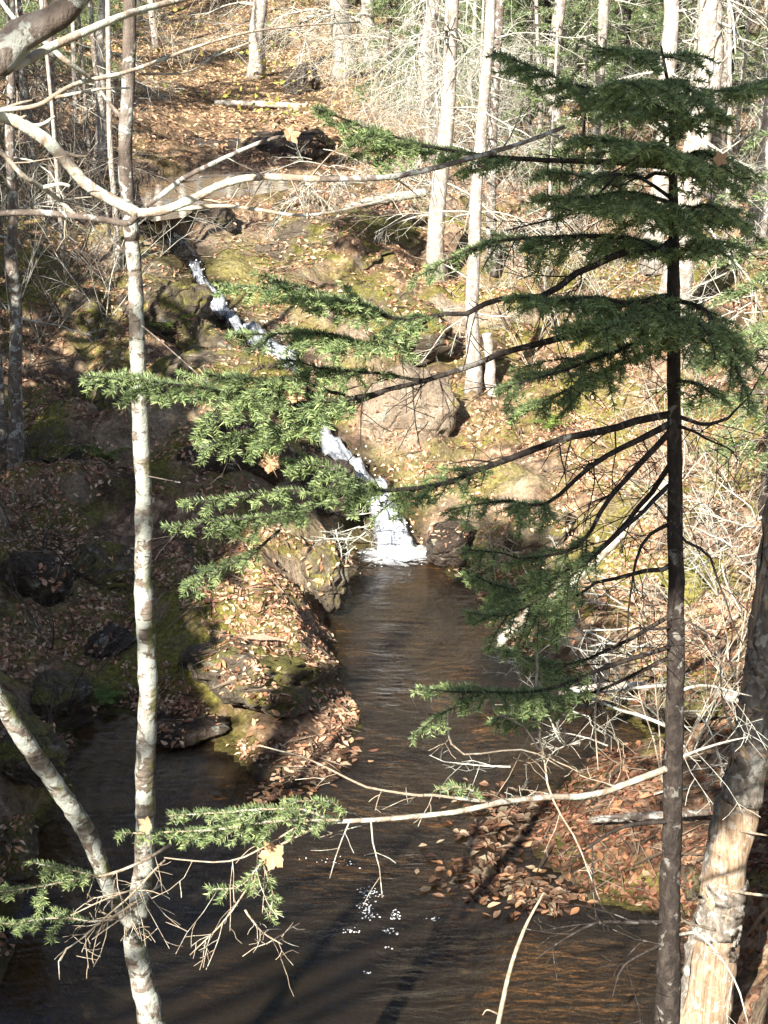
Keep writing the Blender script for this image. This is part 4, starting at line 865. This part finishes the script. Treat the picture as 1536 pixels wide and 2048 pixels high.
# tangles of dead lichened twigs
def tangle(px, py, Y, L, nst, mat, label, sag=.8, rad=.3):
    p = W(px, py, Y); b = p.copy(); b[2] = gz(p[0], p[1]); mb = MB(); root = thing('dead_twig_tangle', b, label, 'twigs', 'tangles of dead twigs')
    for k in range(nst):
        a = rng.uniform(0, 2 * math.pi); grow(mb, p + rng.normal(size=3) * rad * .4, np.array([math.cos(a), math.sin(a) * .6, rng.uniform(-.6, .5)]), L * rng.uniform(.5, 1.1), .007, 2, .25, sag, 6, (30, 70))
    tag(link('twigs', mb.mesh('twigs', M[mat], b), root), kind='stuff')
tangle(640, 350, 19.8, .9, 26, 'twig_grey', 'drooping tangle of pale dead twigs over the upper pool', 1.2)
for px, py, Y, L, nn, lab in [(330, 70, 36, 1.5, 9, 'sparse twigs right of the birch top'), (440, 60, 38, 1.5, 9, 'sparse twigs left of the lone pale trunk'), (570, 40, 40, 1.6, 11, 'sparse twigs right of the lone pale trunk'), (300, 190, 30, 1.1, 9, 'sparse twigs on the far bank behind the upper pool'), (620, 60, 34, 1.6, 16, 'fine grey twigs behind the rotten stump'), (720, 90, 30, 1.6, 18, 'fine grey twigs before the grey lichened trunk'), (800, 200, 26, 1.5, 20, 'drooping lichened twigs left of the lichen hung trunk'), (860, 120, 25, 1.5, 22, 'lichened twigs on the lichen hung trunk'), (930, 240, 24, 1.4, 18, 'lichened twigs across the tall pale trunk'),
        (1010, 120, 27, 1.6, 18, 'lichened twigs right of the tall pale trunk near the top'), (1060, 300, 24, 1.4, 18, 'dead twigs under the light green spruce tip'), (1150, 80, 26, 1.6, 18, 'lichened twigs left of the spruce top'), (1130, 480, 19, 1.1, 16, 'dead twigs under the dark left boughs'), (1480, 150, 24, 1.6, 20, 'lichened twigs in the top right corner'), (1450, 380, 19, 1.3, 18, 'pale dead twigs right of the spruce crown'),
        (820, 420, 21, 1.0, 16, 'pale dead twigs at the foot of the lichen hung trunk'), (90, 180, 22, 1.5, 20, 'dim twigs in the upper left behind the pale branch'), (170, 330, 19, 1.2, 18, 'dim twigs left of the birch above the fork'), (60, 480, 16.5, 1.1, 16, 'dim twigs below the fork at the left edge'),
        (1150, 1480, 8.9, .75, 6, 'grey dead branches over the shaded leaf mat'), (1420, 1480, 8.6, .7, 7, 'grey dead branches right of the spruce stem'), (1230, 1250, 10.4, .8, 12, 'grey dead branches beside the upright stone')]:
    tangle(px, py, Y, L, int(nn * (1.7 if py < 500 else 1)), 'twig_dark' if 'dim' in lab else 'twig_grey', lab, .7, .6)
tangle(900, 640, 17.5, .7, 10, 'twig_grey', 'sparse dead twigs at the foot of the ragged trunk')
tangle(700, 1060, 12.9, .45, 12, 'twig_grey', 'dead grey twigs on the rock left of the fall foot')
tangle(1180, 1320, 9.6, .8, 9, 'twig_grey', 'dead grey branches piled at the head of the right bay', .4)
tangle(1470, 1080, 10.5, .9, 14, 'twig_grey', 'pale dead branches on the bank at the right edge', .4)
tangle(1480, 600, 14, 1.1, 16, 'twig_grey', 'lichened dead branches at the right edge behind the spruce', .5)
tangle(980, 1080, 12.6, .5, 10, 'twig', 'dry stalks hanging over the right side of the fall foot', 1.2)
def log(name, pth, mat, label):
    b = W(*pth[0][:3]); root = thing(name, b, label, 'log'); stem(pth, 'stem', root, b, mat, 12, .18)
log('fallen_log', [(1120, 1385, 9.9, 16), (1250, 1372, 9.7, 18), (1380, 1385, 9.5, 20), (1520, 1400, 9.3, 22)], 'grey', 'pale log lying across the right bank behind the spruce stem')
log('fallen_log', [(330, 300, 29, 10), (420, 292, 29, 13), (520, 300, 28.5, 14), (600, 312, 28, 12)], 'grey', 'thin log on the far shore of the upper pool')
log('fallen_log', [(1180, 1640, 8.3, 14), (1290, 1632, 8.2, 16), (1420, 1625, 8.1, 12)], 'birch_dark', 'broken stick on the shaded leaf bank behind the spruce')
log('fallen_log', [(690, 415, 20.3, 14), (760, 400, 20.6, 18), (850, 385, 20.9, 18)], 'branch', 'small log on the bank under the lichened twigs')
log('fallen_log', [(430, 205, 32.3, 10), (520, 208, 32.1, 12), (640, 215, 31.8, 12)], 'grey', 'grey log along the undercut bank beyond the upper pool')
rock('stump', 605, 172, 33.5, (.42, .42, .5), 0, 90, 'rock_wet', 'dark rotten stump on the far bank at top centre', 'stump', 5)

# ------------------------------------------------------------------ conifers behind
def conifer(px, py, Y, h, r, label, group, z0=.6, cnt=1500, dead=False):
    p = W(px, py, Y); b = np.array([p[0], p[1], gz(p[0], p[1]) - .05]); root = thing('spruce_tree', b, label, 'tree', group)
    mb = MB(); P = b + np.linspace(0, 1, 16)[:, None] * np.array([0, 0, h]); tube(mb, P, np.linspace(.02 * h * .6, .01, 16), 9, .1); link('trunk', mb.mesh('trunk', M['spruce'], b), root)
    tw = MB(); nb = MB(); A, Bv = [], []
    zz = z0
    while zz < h:
        L = r * (1 - zz / h) ** .75 + .1
        for k in range(6):
            a = rng.uniform(0, 6.283); d = np.array([math.cos(a), math.sin(a), rng.uniform(-.1, .15)]); q = b + [0, 0, zz + rng.normal() * .05]
            br = twigline(q, d, L * rng.uniform(.7, 1.1), .35, 7, .06); tube(tw, br, np.linspace(.012, .003, 7), 4, cap=False)
            for j in range(int(L / .09)):
                u = rng.uniform(.2, 1) * 6; i = min(int(u), 5); s = br[i] + (br[i + 1] - br[i]) * (u - i); T = unit(br[i + 1] - br[i])
                for sg in (-1, 1):
                    v = unit(np.cross([0, 0, 1.], T)) * sg; t2 = twigline(s, T * .6 + v * .8 + [0, 0, -.15], L * .32 * rng.uniform(.5, 1.1), .5, 4); A.append(t2[:-1]); Bv.append(t2[1:])
            A.append(br[2:-1]); Bv.append(br[3:])
        zz += .30
    needles(nb, np.concatenate(A), np.concatenate(Bv), 95, .05, .012); c = link('crown', nb.mesh('crown', M['needle'], b, False), root); tag(link('limbs', tw.mesh('limbs', M['twig_dark'], b), root), kind='stuff')
G2 = 'spruces of the far thicket'
conifer(1090, 200, 31, 9, 1.9, 'shadowy spruce crown at the top right of centre', G2)
conifer(1240, 200, 35, 9, 1.8, 'spruce behind the top of the dark near spruce', G2)
conifer(1560, 620, 12.5, 4.2, .9, 'bright green young spruce at the right edge', G2, .8)
conifer(1480, 200, 33, 10, 2.0, 'spruce among pale trunks in the top right corner', G2)
conifer(30, 200, 27, 8, 1.8, 'dim spruce in the top left corner', G2)
conifer(150, 150, 34, 8, 1.7, 'dim spruce behind the birch at upper left', G2)
for px_, Y_, h_, l_ in [(1060, 25, 3.4, 'small spruce under the green spruce tip'), (1170, 22.5, 3.0, 'small spruce low behind the left spruce flank'), (1000, 30, 4.2, 'small spruce right of the tall pale trunk'), (780, 31, 3.6, 'small spruce left of the lichen hung trunk'), (1460, 24, 3.6, 'small spruce right of the thickest trunk'), (1250, 26, 4.0, 'small spruce behind the spruce stem')]:
    conifer(px_, 200, Y_, h_, .8, l_, G2, .3)
conifer(900, 200, 33, 8, 1.6, 'dark spruce behind the tall pale trunk', G2)
conifer(1010, 200, 37, 9, 1.8, 'dark spruce between the tall pale trunk and the shadowy crown', G2)
conifer(1345, 200, 29, 8, 1.5, 'dark spruce behind the thickest trunk', G2)
conifer(690, 100, 46, 8, 1.6, 'distant spruce behind the grey lichened trunk', G2)
conifer(800, 130, 44, 8, 1.6, 'distant spruce above the lichened twigs', G2)

# ------------------------------------------------------------------ leaves
VS = [V]; FSs = [GF]; off = len(V)
bvv = [V]; bvf = [GF[:, :3], GF[:, [0, 2, 3]]]
for rv in ROCKS:
    bvf.append(ICO[1] + off); bvv.append(rv); off += len(rv)
bvh = BVHTree.FromPolygons(np.concatenate(bvv).tolist(), np.concatenate(bvf).tolist())
LEAFV = np.array([[-.5, 0, .02], [-.28, .20, .09], [.05, .27, .11], [.32, .14, .07], [.58, 0, .04], [.32, -.14, .08], [.05, -.27, .13], [-.28, -.20, .07], [-.2, 0, 0], [.1, 0, -.01], [.35, 0, .01]])
LEAFT = np.array([[0, 8, 1], [1, 8, 9], [1, 9, 2], [2, 9, 10], [2, 10, 3], [3, 10, 4], [0, 7, 8], [7, 9, 8], [7, 6, 9], [6, 10, 9], [6, 5, 10], [5, 4, 10]])
SIMV = np.array([[-.5, 0, .02], [0, .28, .12], [.58, 0, .04], [0, -.28, .10], [0, 0, 0]]); SIMT = np.array([[0, 4, 1], [1, 4, 2], [0, 3, 4], [3, 2, 4]])
def frames(nrm, n):
    z = unit(nrm + rng.normal(size=(n, 3)) * .28); x = rng.normal(size=(n, 3)); x = unit(x - z * (x * z).sum(1, keepdims=True)); y = np.cross(z, x); return np.stack([x, y, z], 1)
def leaf_mesh(name, P, N, size, cols, mat, simple=True, curl=1.0):
    n = len(P); F = frames(N, n); LV = SIMV if simple else LEAFV; LT = SIMT if simple else LEAFT; k = len(LV)
    cz = rng.normal(.8, 1.5, (n, 1)) * curl; size = size * rng.uniform(.7, 1.1, n); loc = np.broadcast_to(LV, (n, k, 3)).copy(); loc[..., 2] *= cz; loc[..., 1] *= rng.uniform(.7, 1.25, (n, 1))
    Vv = P[:, None] + np.einsum('nki,nij->nkj', loc * size[:, None, None], F)
    Tt = (np.arange(n)[:, None, None] * k + LT[None]).reshape(-1, 3)
    return new_mesh(name, Vv.reshape(-1, 3), [Tt], [mat], np.repeat(cols, k, 0), False)
PAL = np.array([(.46, .27, .17), (.56, .36, .24), (.36, .18, .11), (.60, .44, .30), (.23, .12, .075), (.64, .51, .35), (.15, .085, .055)])
def drop(xy):
    P, N, keep = [], [], []
    for i, (x, y) in enumerate(xy):
        h = bvh.ray_cast((x, y, 60), (0, 0, -1))
        if h[0] is not None: P.append(h[0]); N.append(h[1]); keep.append(i)
    N = np.array([list(q) for q in N]); N[N[:, 2] < 0] *= -1
    return np.array([list(q) for q in P]), N
def litter(n, y0, y1, marg, size, coverage):
    y = np.sqrt(rng.uniform(y0 * y0, y1 * y1, n)); x = rng.uniform(-1, 1, n) * (.262 * y + marg)
    P, N = drop(np.stack([x, y], 1))
    dens = fbm(np.c_[P[:, :2] / .8, 0 * P[:, 0]], 3) * (1.5 - .8 * sstep(20, 30, P[:, 1])) + .34 + coverage
    su = poly_sd(P[:, 0], P[:, 1], UPPER)
    df = np.min(np.linalg.norm(P[:, None, :2] - FS[None, ::4, :2], axis=2) / (FS[None, ::4, 3] * .6 + .02), axis=1)
    rk = rockmask(P, np.min(np.linalg.norm(P[:, None, :2] - FS[None, ::4, :2], axis=2), axis=1)); dens = dens * (1 - .62 * rk)
    dens = dens + .28 * sstep(1.25, .7, np.hypot((P[:, 0] + .70) / .55, (P[:, 1] - 10.75) / 1.2)) + .4 * sstep(.3, .7, P[:, 0]) * sstep(10.8, 9.8, P[:, 1])
    ok = (P[:, 2] > .012) & (rng.random(len(P)) < dens) & (N[:, 2] > .35 + .3 * rng.random(len(P))) & (su > .05) & (df > 1)
    P, N = P[ok], N[ok]; return P + N * .008, N, rng.uniform(*size, len(P))
P1, N1, S1 = litter(130000, 6, 15.5, .8, (.02, .062), .08); P2, N2, S2 = litter(90000, 15.5, 26, 1.0, (.035, .08), .1); P3, N3, S3 = litter(90000, 26, 58, 1.5, (.06, .13), .6)
P_, N_, S_ = np.concatenate([P1, P2, P3]), np.concatenate([N1, N2, N3]), np.concatenate([S1, S2, S3])
far = sstep(22, 34, P_[:, 1])[:, None]
cols = PAL[rng.choice(len(PAL), len(P_), p=[.24, .22, .18, .14, .1, .06, .06])] * rng.uniform(.75, 1.2, (len(P_), 1)); yel = np.array([.66, .50, .27])
cols = cols * (1 - far * .45) + yel * far * .45
bank_shade = (sstep(.3, .7, P_[:, 0]) * sstep(10.8, 9.8, P_[:, 1]))[:, None]; cols = cols * (1 - bank_shade * (1 - np.array([.40, .31, .28])))  # russet tone, plus the right bank's shade painted into the leaf colours
cols = cols * (.55 + .9 * rng.random((len(P_), 1)) ** .8)
nr = P_[:, 1] < 14.5
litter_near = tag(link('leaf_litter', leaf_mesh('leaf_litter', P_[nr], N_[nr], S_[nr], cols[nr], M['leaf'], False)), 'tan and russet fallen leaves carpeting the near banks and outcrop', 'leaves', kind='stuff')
tag(link('leaf_litter', leaf_mesh('leaf_litter', P_[~nr], N_[~nr], S_[~nr], cols[~nr], M['leaf'])), 'tan and russet fallen leaves carpeting the far slope', 'leaves', kind='stuff')
P4, N4, S4 = litter(16000, 6, 22, .8, (.08, .32), .3)
LV_ = SIMV.copy(); SIMV[:, 1] *= .07; SIMV[:, 2] *= .25
tag(link('twig_debris', leaf_mesh('twig_debris', P4 + N4 * .012, N4 * 3, S4, np.array([.24, .19, .14]) * rng.uniform(.3, 1.4, (len(P4), 1)), M['leaf'])), 'broken twigs and needles strewn over the banks', 'debris', kind='stuff')
SIMV[:] = LV_
# yellow-green undergrowth on the bright slope
n = 9000; y = np.sqrt(rng.uniform(29 ** 2, 58 ** 2, n)); x = rng.uniform(-1, 1, n) * .27 * y; cl = fbm(np.c_[x / 1.6, y / 2.2, 0 * x], 3) > .12; x, y = x[cl], y[cl]
Pu = np.stack([x, y, [gz(a, b_) for a, b_ in zip(x, y)]], 1); Pu[:, 2] += rng.gamma(2, .22, len(x))
cu = np.array([(.34, .36, .08), (.46, .42, .11), (.22, .28, .07), (.55, .44, .14)])[rng.integers(0, 4, len(x))]
tag(link('undergrowth', leaf_mesh('undergrowth', Pu, rng.normal(size=(len(x), 3)), rng.uniform(.07, .16, len(x)), cu, M['green'])), 'yellow green undergrowth leaves on the bright slope at the top', 'undergrowth', kind='stuff')

# single leaves that can be picked out
def leaf_shape(name, mat, curl, wid):
    v = LEAFV.copy(); v[:, 2] *= curl; v[:, 1] *= wid; return new_mesh(name, v, [LEAFT], [mat], smooth=False)
LM = [leaf_shape('fallen_leaf', m_, c_, w_) for m_ in M_LEAF for c_, w_ in ((.6, 1.0), (1.6, .8), (-.8, 1.1))]
def lobed_leaf():                         # a curled maple-like leaf with a stalk
    th = np.linspace(-math.pi, math.pi, 31)[:-1]; rr = .34 + .16 * np.abs(np.cos(2.5 * th)) ** 2 * (1 + .3 * np.cos(th)) + .03 * np.cos(15 * th)
    x, y = np.cos(th) * rr, np.sin(th) * rr; v = np.c_[x, y, .5 * y * y + .25 * x * x * np.sign(x) + .04 * np.cos(5 * th)]
    v = np.vstack([v, [0, 0, 0], [-.3, .012, -.01], [-.3, -.012, -.01], [-.72, 0, .05]]); k = np.arange(30)
    return new_mesh('hanging_leaf', v, [np.vstack([np.stack([k, (k + 1) % 30, k * 0 + 30], 1), [[31, 32, 33]]])], [M_LEAF[1]], smooth=False)
HANG = lobed_leaf()
def one_leaf(p, nrm, size, label, group, name='fallen_leaf', dark=False):  # dark: only russet and brown leaves, right shore shade put into colour
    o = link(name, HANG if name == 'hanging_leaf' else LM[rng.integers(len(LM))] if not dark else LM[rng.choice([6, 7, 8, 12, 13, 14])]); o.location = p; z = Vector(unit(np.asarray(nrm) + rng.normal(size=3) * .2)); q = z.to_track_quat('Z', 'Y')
    o.rotation_euler = (q.to_matrix().to_4x4() @ __import__('mathutils').Matrix.Rotation(rng.uniform(0, 6.28), 4, 'Z')).to_euler(); o.scale = (size,) * 3
    return tag(o, label, 'leaf', group)
WHERE = {'leaves floating at the right shore': ['middle of the raft', 'left end of the raft', 'raft above the pale stick', 'raft behind the hanging twig', 'far end of the raft', 'raft left of the spruce stem', 'near edge of the raft'],
         'leaves floating off the outcrop': ['middle of the drift', 'drift beside the tip', 'right end of the drift', 'near end of the drift', 'left end of the drift'],
         'leaves on the outcrop': ['middle of the mossy outcrop', 'upper middle of the mossy outcrop', 'right flank of the mossy outcrop', 'right tip of the mossy outcrop', 'left side of the mossy outcrop', 'low tip of the mossy outcrop', 'shaded upper left of the outcrop'],
         'leaves on the right bank': ['middle of the bank', 'near edge of the bank', 'bank beside the dead trunk', 'far side of the bank', 'bank left of the spruce stem'],
         'leaves on the boulder': ['top of the rounded boulder', 'front of the rounded boulder', 'left side of the rounded boulder']}
def pick(n, pts, sx, sy, label, group, size, z=None):
    cnt = 0
    while cnt < n:
        ci = rng.integers(len(pts)); c = pts[ci]; px, py = c[0] + rng.normal() * sx, c[1] + rng.normal() * sy
        g = W0(px, py, .008)
        if z is None:
            d = Vector(W(px, py, 10.0) - np.array([0, 0, CAM_Z])).normalized(); h = bvh.ray_cast((0, 0, CAM_Z), d)
            if h[0] is None or h[0].z < .012: continue
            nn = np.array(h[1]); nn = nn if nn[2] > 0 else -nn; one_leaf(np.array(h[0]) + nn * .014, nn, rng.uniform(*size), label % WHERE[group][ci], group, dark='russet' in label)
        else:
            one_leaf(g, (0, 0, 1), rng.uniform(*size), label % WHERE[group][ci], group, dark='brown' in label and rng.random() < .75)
        cnt += 1
def raft(n, pts, sx, sy, label):
    c = np.array(pts)[rng.integers(len(pts), size=n)] + rng.normal(size=(n, 2)) * [sx, sy]; P = np.array([W0(a, b_, .006) for a, b_ in c]); k = np.array([poly_sd(np.array([q[0]]), np.array([q[1]]), POOL)[0] < .2 for q in P]); P = P[k]
    tag(link('floating_leaves', leaf_mesh('floating_leaves', P, np.tile([0, 0, 3.], (len(P), 1)), rng.uniform(.05, .09, len(P)), PAL[rng.integers(0, 7, len(P))] * .5 * rng.uniform(.5, 1.2, (len(P), 1)), M['leaf'], False)), label, 'leaves', kind='stuff')  # leaf colours dimmed to stand in for half shade at the right shore
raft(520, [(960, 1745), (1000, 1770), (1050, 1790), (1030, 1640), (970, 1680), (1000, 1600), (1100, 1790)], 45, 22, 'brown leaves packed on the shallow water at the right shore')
raft(170, [(590, 1560), (640, 1530), (690, 1500), (540, 1585)], 32, 14, 'orange leaves packed off the tip of the outcrop')
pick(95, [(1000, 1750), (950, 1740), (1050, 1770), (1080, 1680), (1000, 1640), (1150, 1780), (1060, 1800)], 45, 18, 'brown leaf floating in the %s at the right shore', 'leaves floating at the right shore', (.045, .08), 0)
pick(35, [(590, 1570), (640, 1530), (690, 1500), (560, 1590), (520, 1600)], 30, 12, 'orange leaf floating in the %s off the outcrop tip', 'leaves floating off the outcrop', (.05, .085), 0)
pick(90, [(560, 1300), (520, 1260), (600, 1380), (640, 1430), (500, 1330), (560, 1450), (480, 1220)], 45, 30, 'tan leaf lying on the %s', 'leaves on the outcrop', (.04, .07))
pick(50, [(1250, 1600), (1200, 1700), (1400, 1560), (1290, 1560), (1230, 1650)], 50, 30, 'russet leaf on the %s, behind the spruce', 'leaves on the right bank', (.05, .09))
pick(24, [(640, 1110), (650, 1180), (625, 1140)], 14, 22, 'tan leaf lying on the %s by the fall foot', 'leaves on the boulder', (.045, .075))
for px, py, Y, s, lab in [(590, 787, 3.84, .06, 'curled orange leaf caught on the long middle bough'), (545, 1712, 3.66, .085, 'pale tan leaf hanging from the lowest bough'), (540, 925, 3.8, .06, 'brown leaf hanging below the middle bough'), (292, 1652, 3.62, .05, 'orange leaf against the birch stem at the lower bough'), (582, 270, 3.48, .04, 'orange leaf at the tip of the dark upper twig'), (1440, 318, 4.0, .04, 'small orange leaf at the right of the spruce top')]:
    one_leaf(W(px, py, Y), (rng.normal() * .3, -1, .3), s, lab, 'leaves caught in the twigs', 'hanging_leaf')

# ferns and grass tufts on the left bank
def fern(px, py, label, L=.28, cnt=7):
    d = Vector(W(px, py, 10.0) - np.array([0, 0, CAM_Z])).normalized(); h = bvh.ray_cast((0, 0, CAM_Z), d); b = np.array(h[0]); root = thing('fern', b, label, 'fern', 'ferns on the left bank')
    for k in range(cnt):
        a = k * 6.283 / cnt + rng.uniform(-.3, .3); fr = twigline(b, np.array([math.cos(a) * .6, math.sin(a) * .6, .9]), L * rng.uniform(.7, 1.1), 1.5, 9, .03); mb = MB()
        T = unit(np.gradient(fr, axis=0)); s = unit(np.cross(T, [0, 0, 1.]))
        for i in range(1, 9):
            for sg in (-1, 1):
                l = L * .26 * math.sin(math.pi * (i + 1) / 10.5); p = fr[i]; w = T[i] * .012
                mb.add(np.array([p - w, p + w, p + s[i] * sg * l + T[i] * l * .35]), None, [[0, 1, 2]], np.array([.16, .24, .05]) * rng.uniform(.7, 1.3))
        tube(mb, fr, np.linspace(.004, .0015, 9), 3, cap=False, C=np.array([.12, .16, .05])); link('frond', mb.mesh('frond', M['green'], b, False), root)
fern(332, 660, 'bright green fern on the lichened slab', .35); fern(212, 920, 'green fern left of the birch in the shade', .3); fern(210, 1405, 'small fern at the back of the left arm of the pool', .2); fern(1100, 860, 'yellow green fern on the right bank', .3)

# ------------------------------------------------------------------ the woods behind and left of the camera that shade the near things
def shade_wood(name, spots, label):
    mb = MB(); tr = MB()
    for (tx, ty, tz, t, r, n_, size) in spots:      # a clump of foliage up-sun of a shaded place, on its own trunk
        c = np.array([tx, ty, tz]) + TO_SUN * t; g = gz(c[0], c[1])
        if ty < 4.5:                      # foliage over the viewer hangs on limbs of one big tree
            tube(tr, np.array([[-6, -2.5, c[2] - 1.2], (np.array([-6, -2.5, c[2] - .6]) + c) / 2, c]), np.array([.05, .03, .008]), 6)
        else: tube(tr, np.array([[c[0], c[1], g - .1], [c[0], c[1], (g + c[2]) / 2], [c[0], c[1], c[2] + r * .8]]), np.array([.14, .10, .03]) * (1 if t == 0 or r > .62 else .32), 8)
        p = c + unit(rng.normal(size=(n_, 3))) * (r * rng.random((n_, 1)) ** .45) * [1, 1, 1.25]
        d = unit(rng.normal(size=(n_, 3)) * [1, 1, .4]) * size; w = unit(np.cross(d, rng.normal(size=(n_, 3)))) * size * .35
        k = np.arange(n_)[:, None] * 4; mb.add(np.stack([p - d, p + w, p + d, p - w], 1).reshape(-1, 3), None, np.vstack([k + [0, 1, 2], k + [0, 2, 3]]), np.repeat(tint_green(n_), 4, 0))
    tube(tr, np.array([[-6, -2.5, gz(-6, -2.5) - .2], [-6, -2.5, 6.], [-6.1, -2.4, 12.]]), np.array([.24, .18, .06]), 10)
    tag(link(name, mb.mesh(name, M['needle'], smooth=False)), label, 'trees', kind='stuff'); tag(link(name + '_trunks', tr.mesh(name, M['spruce'])), 'trunks of the woods around the viewer', 'trunks', kind='stuff')
def seen(px, py):
    d = Vector(W(px, py, 10.0) - np.array([0, 0, CAM_Z])).normalized(); h = bvh.ray_cast((0, 0, CAM_Z), d)[0]; q = np.array(h)
    return q if q[2] > 0 else W0(px, py)
SPOTS = [(.76, 4.2, 4.6, 9, .55, 800, .11), (*W(1060, 1180, 4.1), 6, .26, 200, .08), (*W(1080, 1390, 4.2), 6.4, .20, 130, .08), (*W(1330, 1000, 4.2), 6.5, .22, 150, .08), (.74, 4.2, 4.75, 6, .52, 900, .10), (.66, 4.2, 4.2, 6.5, .36, 330, .10), (.75, 4.2, 3.75, 6.8, .36, 330, .10)] + [(*seen(px, py), t, r, n_, .15) for px, py, t, r, n_ in [
    (40, 1150, 9, .8, 700), (150, 1080, 9.5, .7, 560), (230, 1000, 10, .6, 420), (200, 1250, 9, .7, 700), (110, 1380, 8.5, .7, 700), (290, 1330, 9, .6, 480), (330, 1150, 10, .6, 460), (360, 1000, 11, .6, 700), (440, 930, 11, .6, 700), (530, 960, 11, .4, 300), (260, 900, 10, .5, 400),
    (60, 900, 10, .7, 360), (40, 600, 11, .9, 480), (60, 350, 12, 1.2, 700), (30, 1600, 8, .8, 700), (30, 1850, 7.5, .9, 800), (150, 1800, 9, .8, 500), (200, 1550, 9, .7, 380), 
    (1000, 1150, 12, .5, 240), (1100, 1320, 12, .6, 300), (600, 300, 14, .8, 420), (460, 310, 14, .7, 300), (330, 440, 13, .5, 260), (760, 460, 13, .5, 200)]]
SPOTS += [(x_, y_, gz(x_, y_) + h_, 0, r_, 900, .17) for x_, y_, h_, r_ in [(-5.2, 6.2, 3.2, 1.3), (-5.6, 8.6, 3.4, 1.4), (-6.9, 11, 3.2, 1.1), (-7.0, 13.6, 3.6, 1.5), (-8.2, 17, 3.6, 1.8)]]
shade_wood('surrounding_woods', SPOTS, 'woods around the viewer that shade the left bank')

# tall woods closing the valley beyond and beside the slope (seen mirrored in the pool)
mb = MB(); tr = MB()
for k in range(132):
    low = 0
    if k >= 120: y = rng.uniform(21, 46); x = rng.uniform(-.34, .36) * y; low = 1
    elif k < 84: y = rng.uniform(50, 85); x = rng.uniform(-40, 42)
    else: y = rng.uniform(10, 50); x = rng.choice([-1, 1]) * (rng.uniform(13, 24) + .12 * y)
    g = gz(x, y); h = rng.uniform(15, 23); r = rng.uniform(1.5, 2.6); con = rng.random() < .35; n_ = 330 if not low else 260
    if low: g = gz(x, y) + 5.0; h = 14; con = rng.random() < .2
    if not low: tube(tr, np.array([[x, y, g - .2], [x + rng.normal() * .2, y, g + h * .5], [x + rng.normal() * .4, y, g + h]]), np.array([.20, .13, .03]), 7)
    zz = rng.random((n_, 1)) ** .8; rr = r * ((1.02 - zz) if con else np.sqrt(np.sin(np.pi * np.clip(zz * .9 + .08, 0, 1)))) * rng.random((n_, 1)) ** .5; a_ = rng.random((n_, 1)) * 6.283
    p = np.array([x, y, g + h * .18]) + np.concatenate([np.cos(a_) * rr, np.sin(a_) * rr, zz * h * .85], 1)
    s_ = .30 if con else .42; d = unit(rng.normal(size=(n_, 3)) * ([1, 1, .4] if con else [1, 1, 1.4])) * s_; w = unit(np.cross(d, rng.normal(size=(n_, 3)))) * (.16 if con else .05)
    c = tint_green(n_) * .8 if con else np.array([.24, .185, .13]) * rng.uniform(.6, 1.4, (n_, 1))
    q = np.arange(n_)[:, None] * 4; mb.add(np.stack([p - d, p + w, p + d, p - w], 1).reshape(-1, 3), None, np.vstack([q + [0, 1, 2], q + [0, 2, 3]]), np.repeat(c, 4, 0))
tag(link('far_woods', mb.mesh('far_woods', M['needle'], smooth=False)), 'distant mixed woods closing the top of the slope', 'woods', kind='stuff')
tag(link('far_woods_trunks', tr.mesh('far_woods_trunks', M['grey'])), 'trunks of the distant woods at the top', 'woods', kind='stuff')
# __PART3_END__
